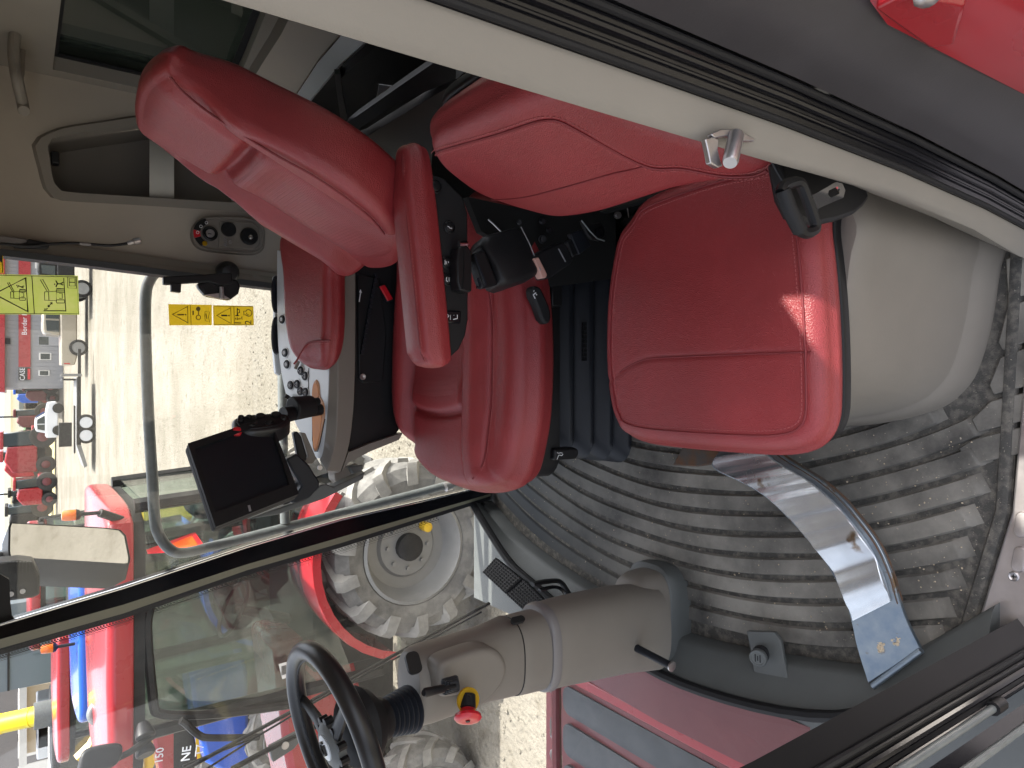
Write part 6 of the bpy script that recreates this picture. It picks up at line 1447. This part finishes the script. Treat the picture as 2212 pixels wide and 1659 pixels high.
for i in range(5):
    c = at(70, 860+28*i, Y=100); P__ = thing('farm_trailer', (c.x, 100, GZ), 'pale farm trailer far off in the storage field, number %d' % (i+1) if False else ('tan boxes stacked in the far storage field', 'dark plough in the far storage field', 'pale tank in the far storage field', 'green field machine far off', 'low red implement far off')[i], 'farm implement')
    w_ = 3.4
    P_('body', B().box((c.x, 100, GZ+1.4), (w_, 2, 1.5)), ('tan', 'frame', 'paper', 'green', 'maroon')[i], P__, bevel=.2); P_('base', B().box((c.x, 100, GZ+.4), (w_*1.1, 1.6, .5)), 'frame', P__)
fd = B().add([V((-200, 75, GZ+.02)), V((200, 75, GZ+.02)), V((400, 400, GZ+.03)), V((-400, 400, GZ+.03))], [(0, 1, 2, 3)]).build('field', M['field'], None); tag(fd, kind='structure')
hl = []
for k in range(2):
    row = []
    for i in range(81):
        x = -900+i*22.5; row.append(V((x, 1000 if k == 0 else 1040, GZ-5 if k == 0 else 26+14*math.sin(x*.006+1)+8*math.sin(x*.017)+4*math.sin(x*.05))))
    hl.append(row)
hl.append([V((p.x, 1300, GZ)) for p in hl[0]])
o = B().grid(hl).build('hills', M['hill'], None); tag(o, kind='structure')
# ------------------------------------------------------------------ left background: dark shed, tan shed, pipe, bins
dk = thing('dark_shed', tuple(gat(150, 1450)), 'dark grey clad shed behind the blue tractor roof', 'shed')
ys = 24
dp = [at(x, y, Y=ys) for x, y in ((-160, 1370), (-160, 1520), (-30, 1503), (58, 1484), (122, 1472), (128, 1440), (128, 1350))]
zt = 7.0; x_l, x_r = at(58, 1484, Y=ys).x, at(58, 1300, Y=ys).x
P_('wall', B().box(((x_l+x_r)/2, ys+4, (GZ+zt)/2), (x_r-x_l, 8, zt-GZ)), 'wall_d', dk)
for k in range(4):
    z = GZ+1.6+1.5*k; P_('panel_joint', B().box(((x_l+x_r)/2, ys-.01, z), (x_r-x_l, .04, .05)), 'frame', dk)
P_('shed_door', B().box((x_l+1.6, ys-.03, GZ+1.3), (1.4, .06, 2.5)), 'wall_d', dk, bevel=.02)
tn = thing('tan_shed', tuple(gat(120, 1500)), 'tan shed beside the dark one with pale stacked goods before it', 'shed')
x0_, x1_ = at(90, 1620, Y=34).x, at(90, 1478, Y=34).x
P_('wall', B().box(((x0_+x1_)/2, 37, GZ+1.3), (x1_-x0_, 6, 2.6)), 'tan', tn); P_('roof', B().box(((x0_+x1_)/2, 37, GZ+2.7), (x1_-x0_+.6, 6.8, .25)), 'paper', tn); P_('window', B().box((x1_-1.6, 33.95, GZ+1.6), (1.2, .1, .9)), 'carglass', tn)
pl2 = thing('pale_warehouse', tuple(gat(60, 1560)), 'pale lilac warehouse behind the yellow pipe', 'warehouse')
x0_, x1_ = at(60, 1800, Y=60).x, at(60, 1482, Y=60).x
P_('wall', B().box(((x0_+x1_)/2, 64, GZ+2.6), (x1_-x0_, 8, 5.2)), 'lilac', pl2); P_('upper_wall', B().box(((x0_+x1_)/2, 64, GZ+5.4), (x1_-x0_, 8.1, .9)), 'whitep', pl2)
for k in range(6): P_('bay', B().box((x0_+(x1_-x0_)*(k+.5)/6, 59.95, GZ+1.6), ((x1_-x0_)/9, .1, 2.4)), 'paper', pl2)
br = thing('brown_barn', tuple(gat(30, 1650)), 'red brown barn wall at the far left edge', 'barn')
x0_, x1_ = at(5, 1950, Y=80).x, at(5, 1520, Y=80).x
P_('wall', B().box(((x0_+x1_)/2, 84, GZ+4), (x1_-x0_, 8, 8)), 'maroon', br); P_('roof', B().box(((x0_+x1_)/2, 84, GZ+8.2), (x1_-x0_+1, 9, .5)), 'frame', br)
yp = thing('yellow_pipe', tuple(at(60, 1540, Y=16)), 'thick yellow unloading pipe slanting across behind the tractors', 'unloading pipe')
pa_, pb2 = at(-60, 1577, Y=14.8), at(112, 1539, Y=14.2)
P_('tube', B().tube([pa_, pa_.lerp(pb2, .5), pb2], .16, 18), 'ypipe', yp)
for k in (.36, .74): P_('joint_ring', B().tube([pa_.lerp(pb2, k), pa_.lerp(pb2, k+.012)], .167, 18), 'ypipe', yp)
P_('support', B().tube([pb2, V((pb2.x, pb2.y, GZ))], .12, 8), 'frame', yp)
P_('hinge', B().tube([pb2-V((0, 0, .3)), pb2+V((0, 0, .25))], .22, 10), 'galv', yp)
gbn = thing('green_bin', tuple(gat(75, 1640)), 'green bin at the lower left beyond the yellow digger', 'bin')
cg = at(80, 1640, Y=22); P_('body', B().loft([[V((cg.x+a, 22+b_, GZ+z)) for a, b_ in rrect(k, k, .2)] for z, k in ((0, .7), (1.9, .85), (1.95, .9), (2.1, .9))]), 'green', gbn); P_('lid', B().box((cg.x, 22, GZ+2.16), (1.7, 1.7, .12)), 'paper', gbn, bevel=.03)
for i in range(4):
    cc = at(50, 1540+22*i, Y=27); o = thing('pallet_stack', (cc.x, 27, GZ), ('white wrapped goods stack nearest the dark shed', 'second white goods stack from the dark shed', 'third white goods stack from the dark shed', 'white goods stack beside the green bin')[i], 'goods stack', 'white wrapped goods in a row')
    for k in range(3): P_('bale', B().box((cc.x, 27, GZ+.45+.8*k), (.9, .9, .7)), 'whitep', o, bevel=.05)
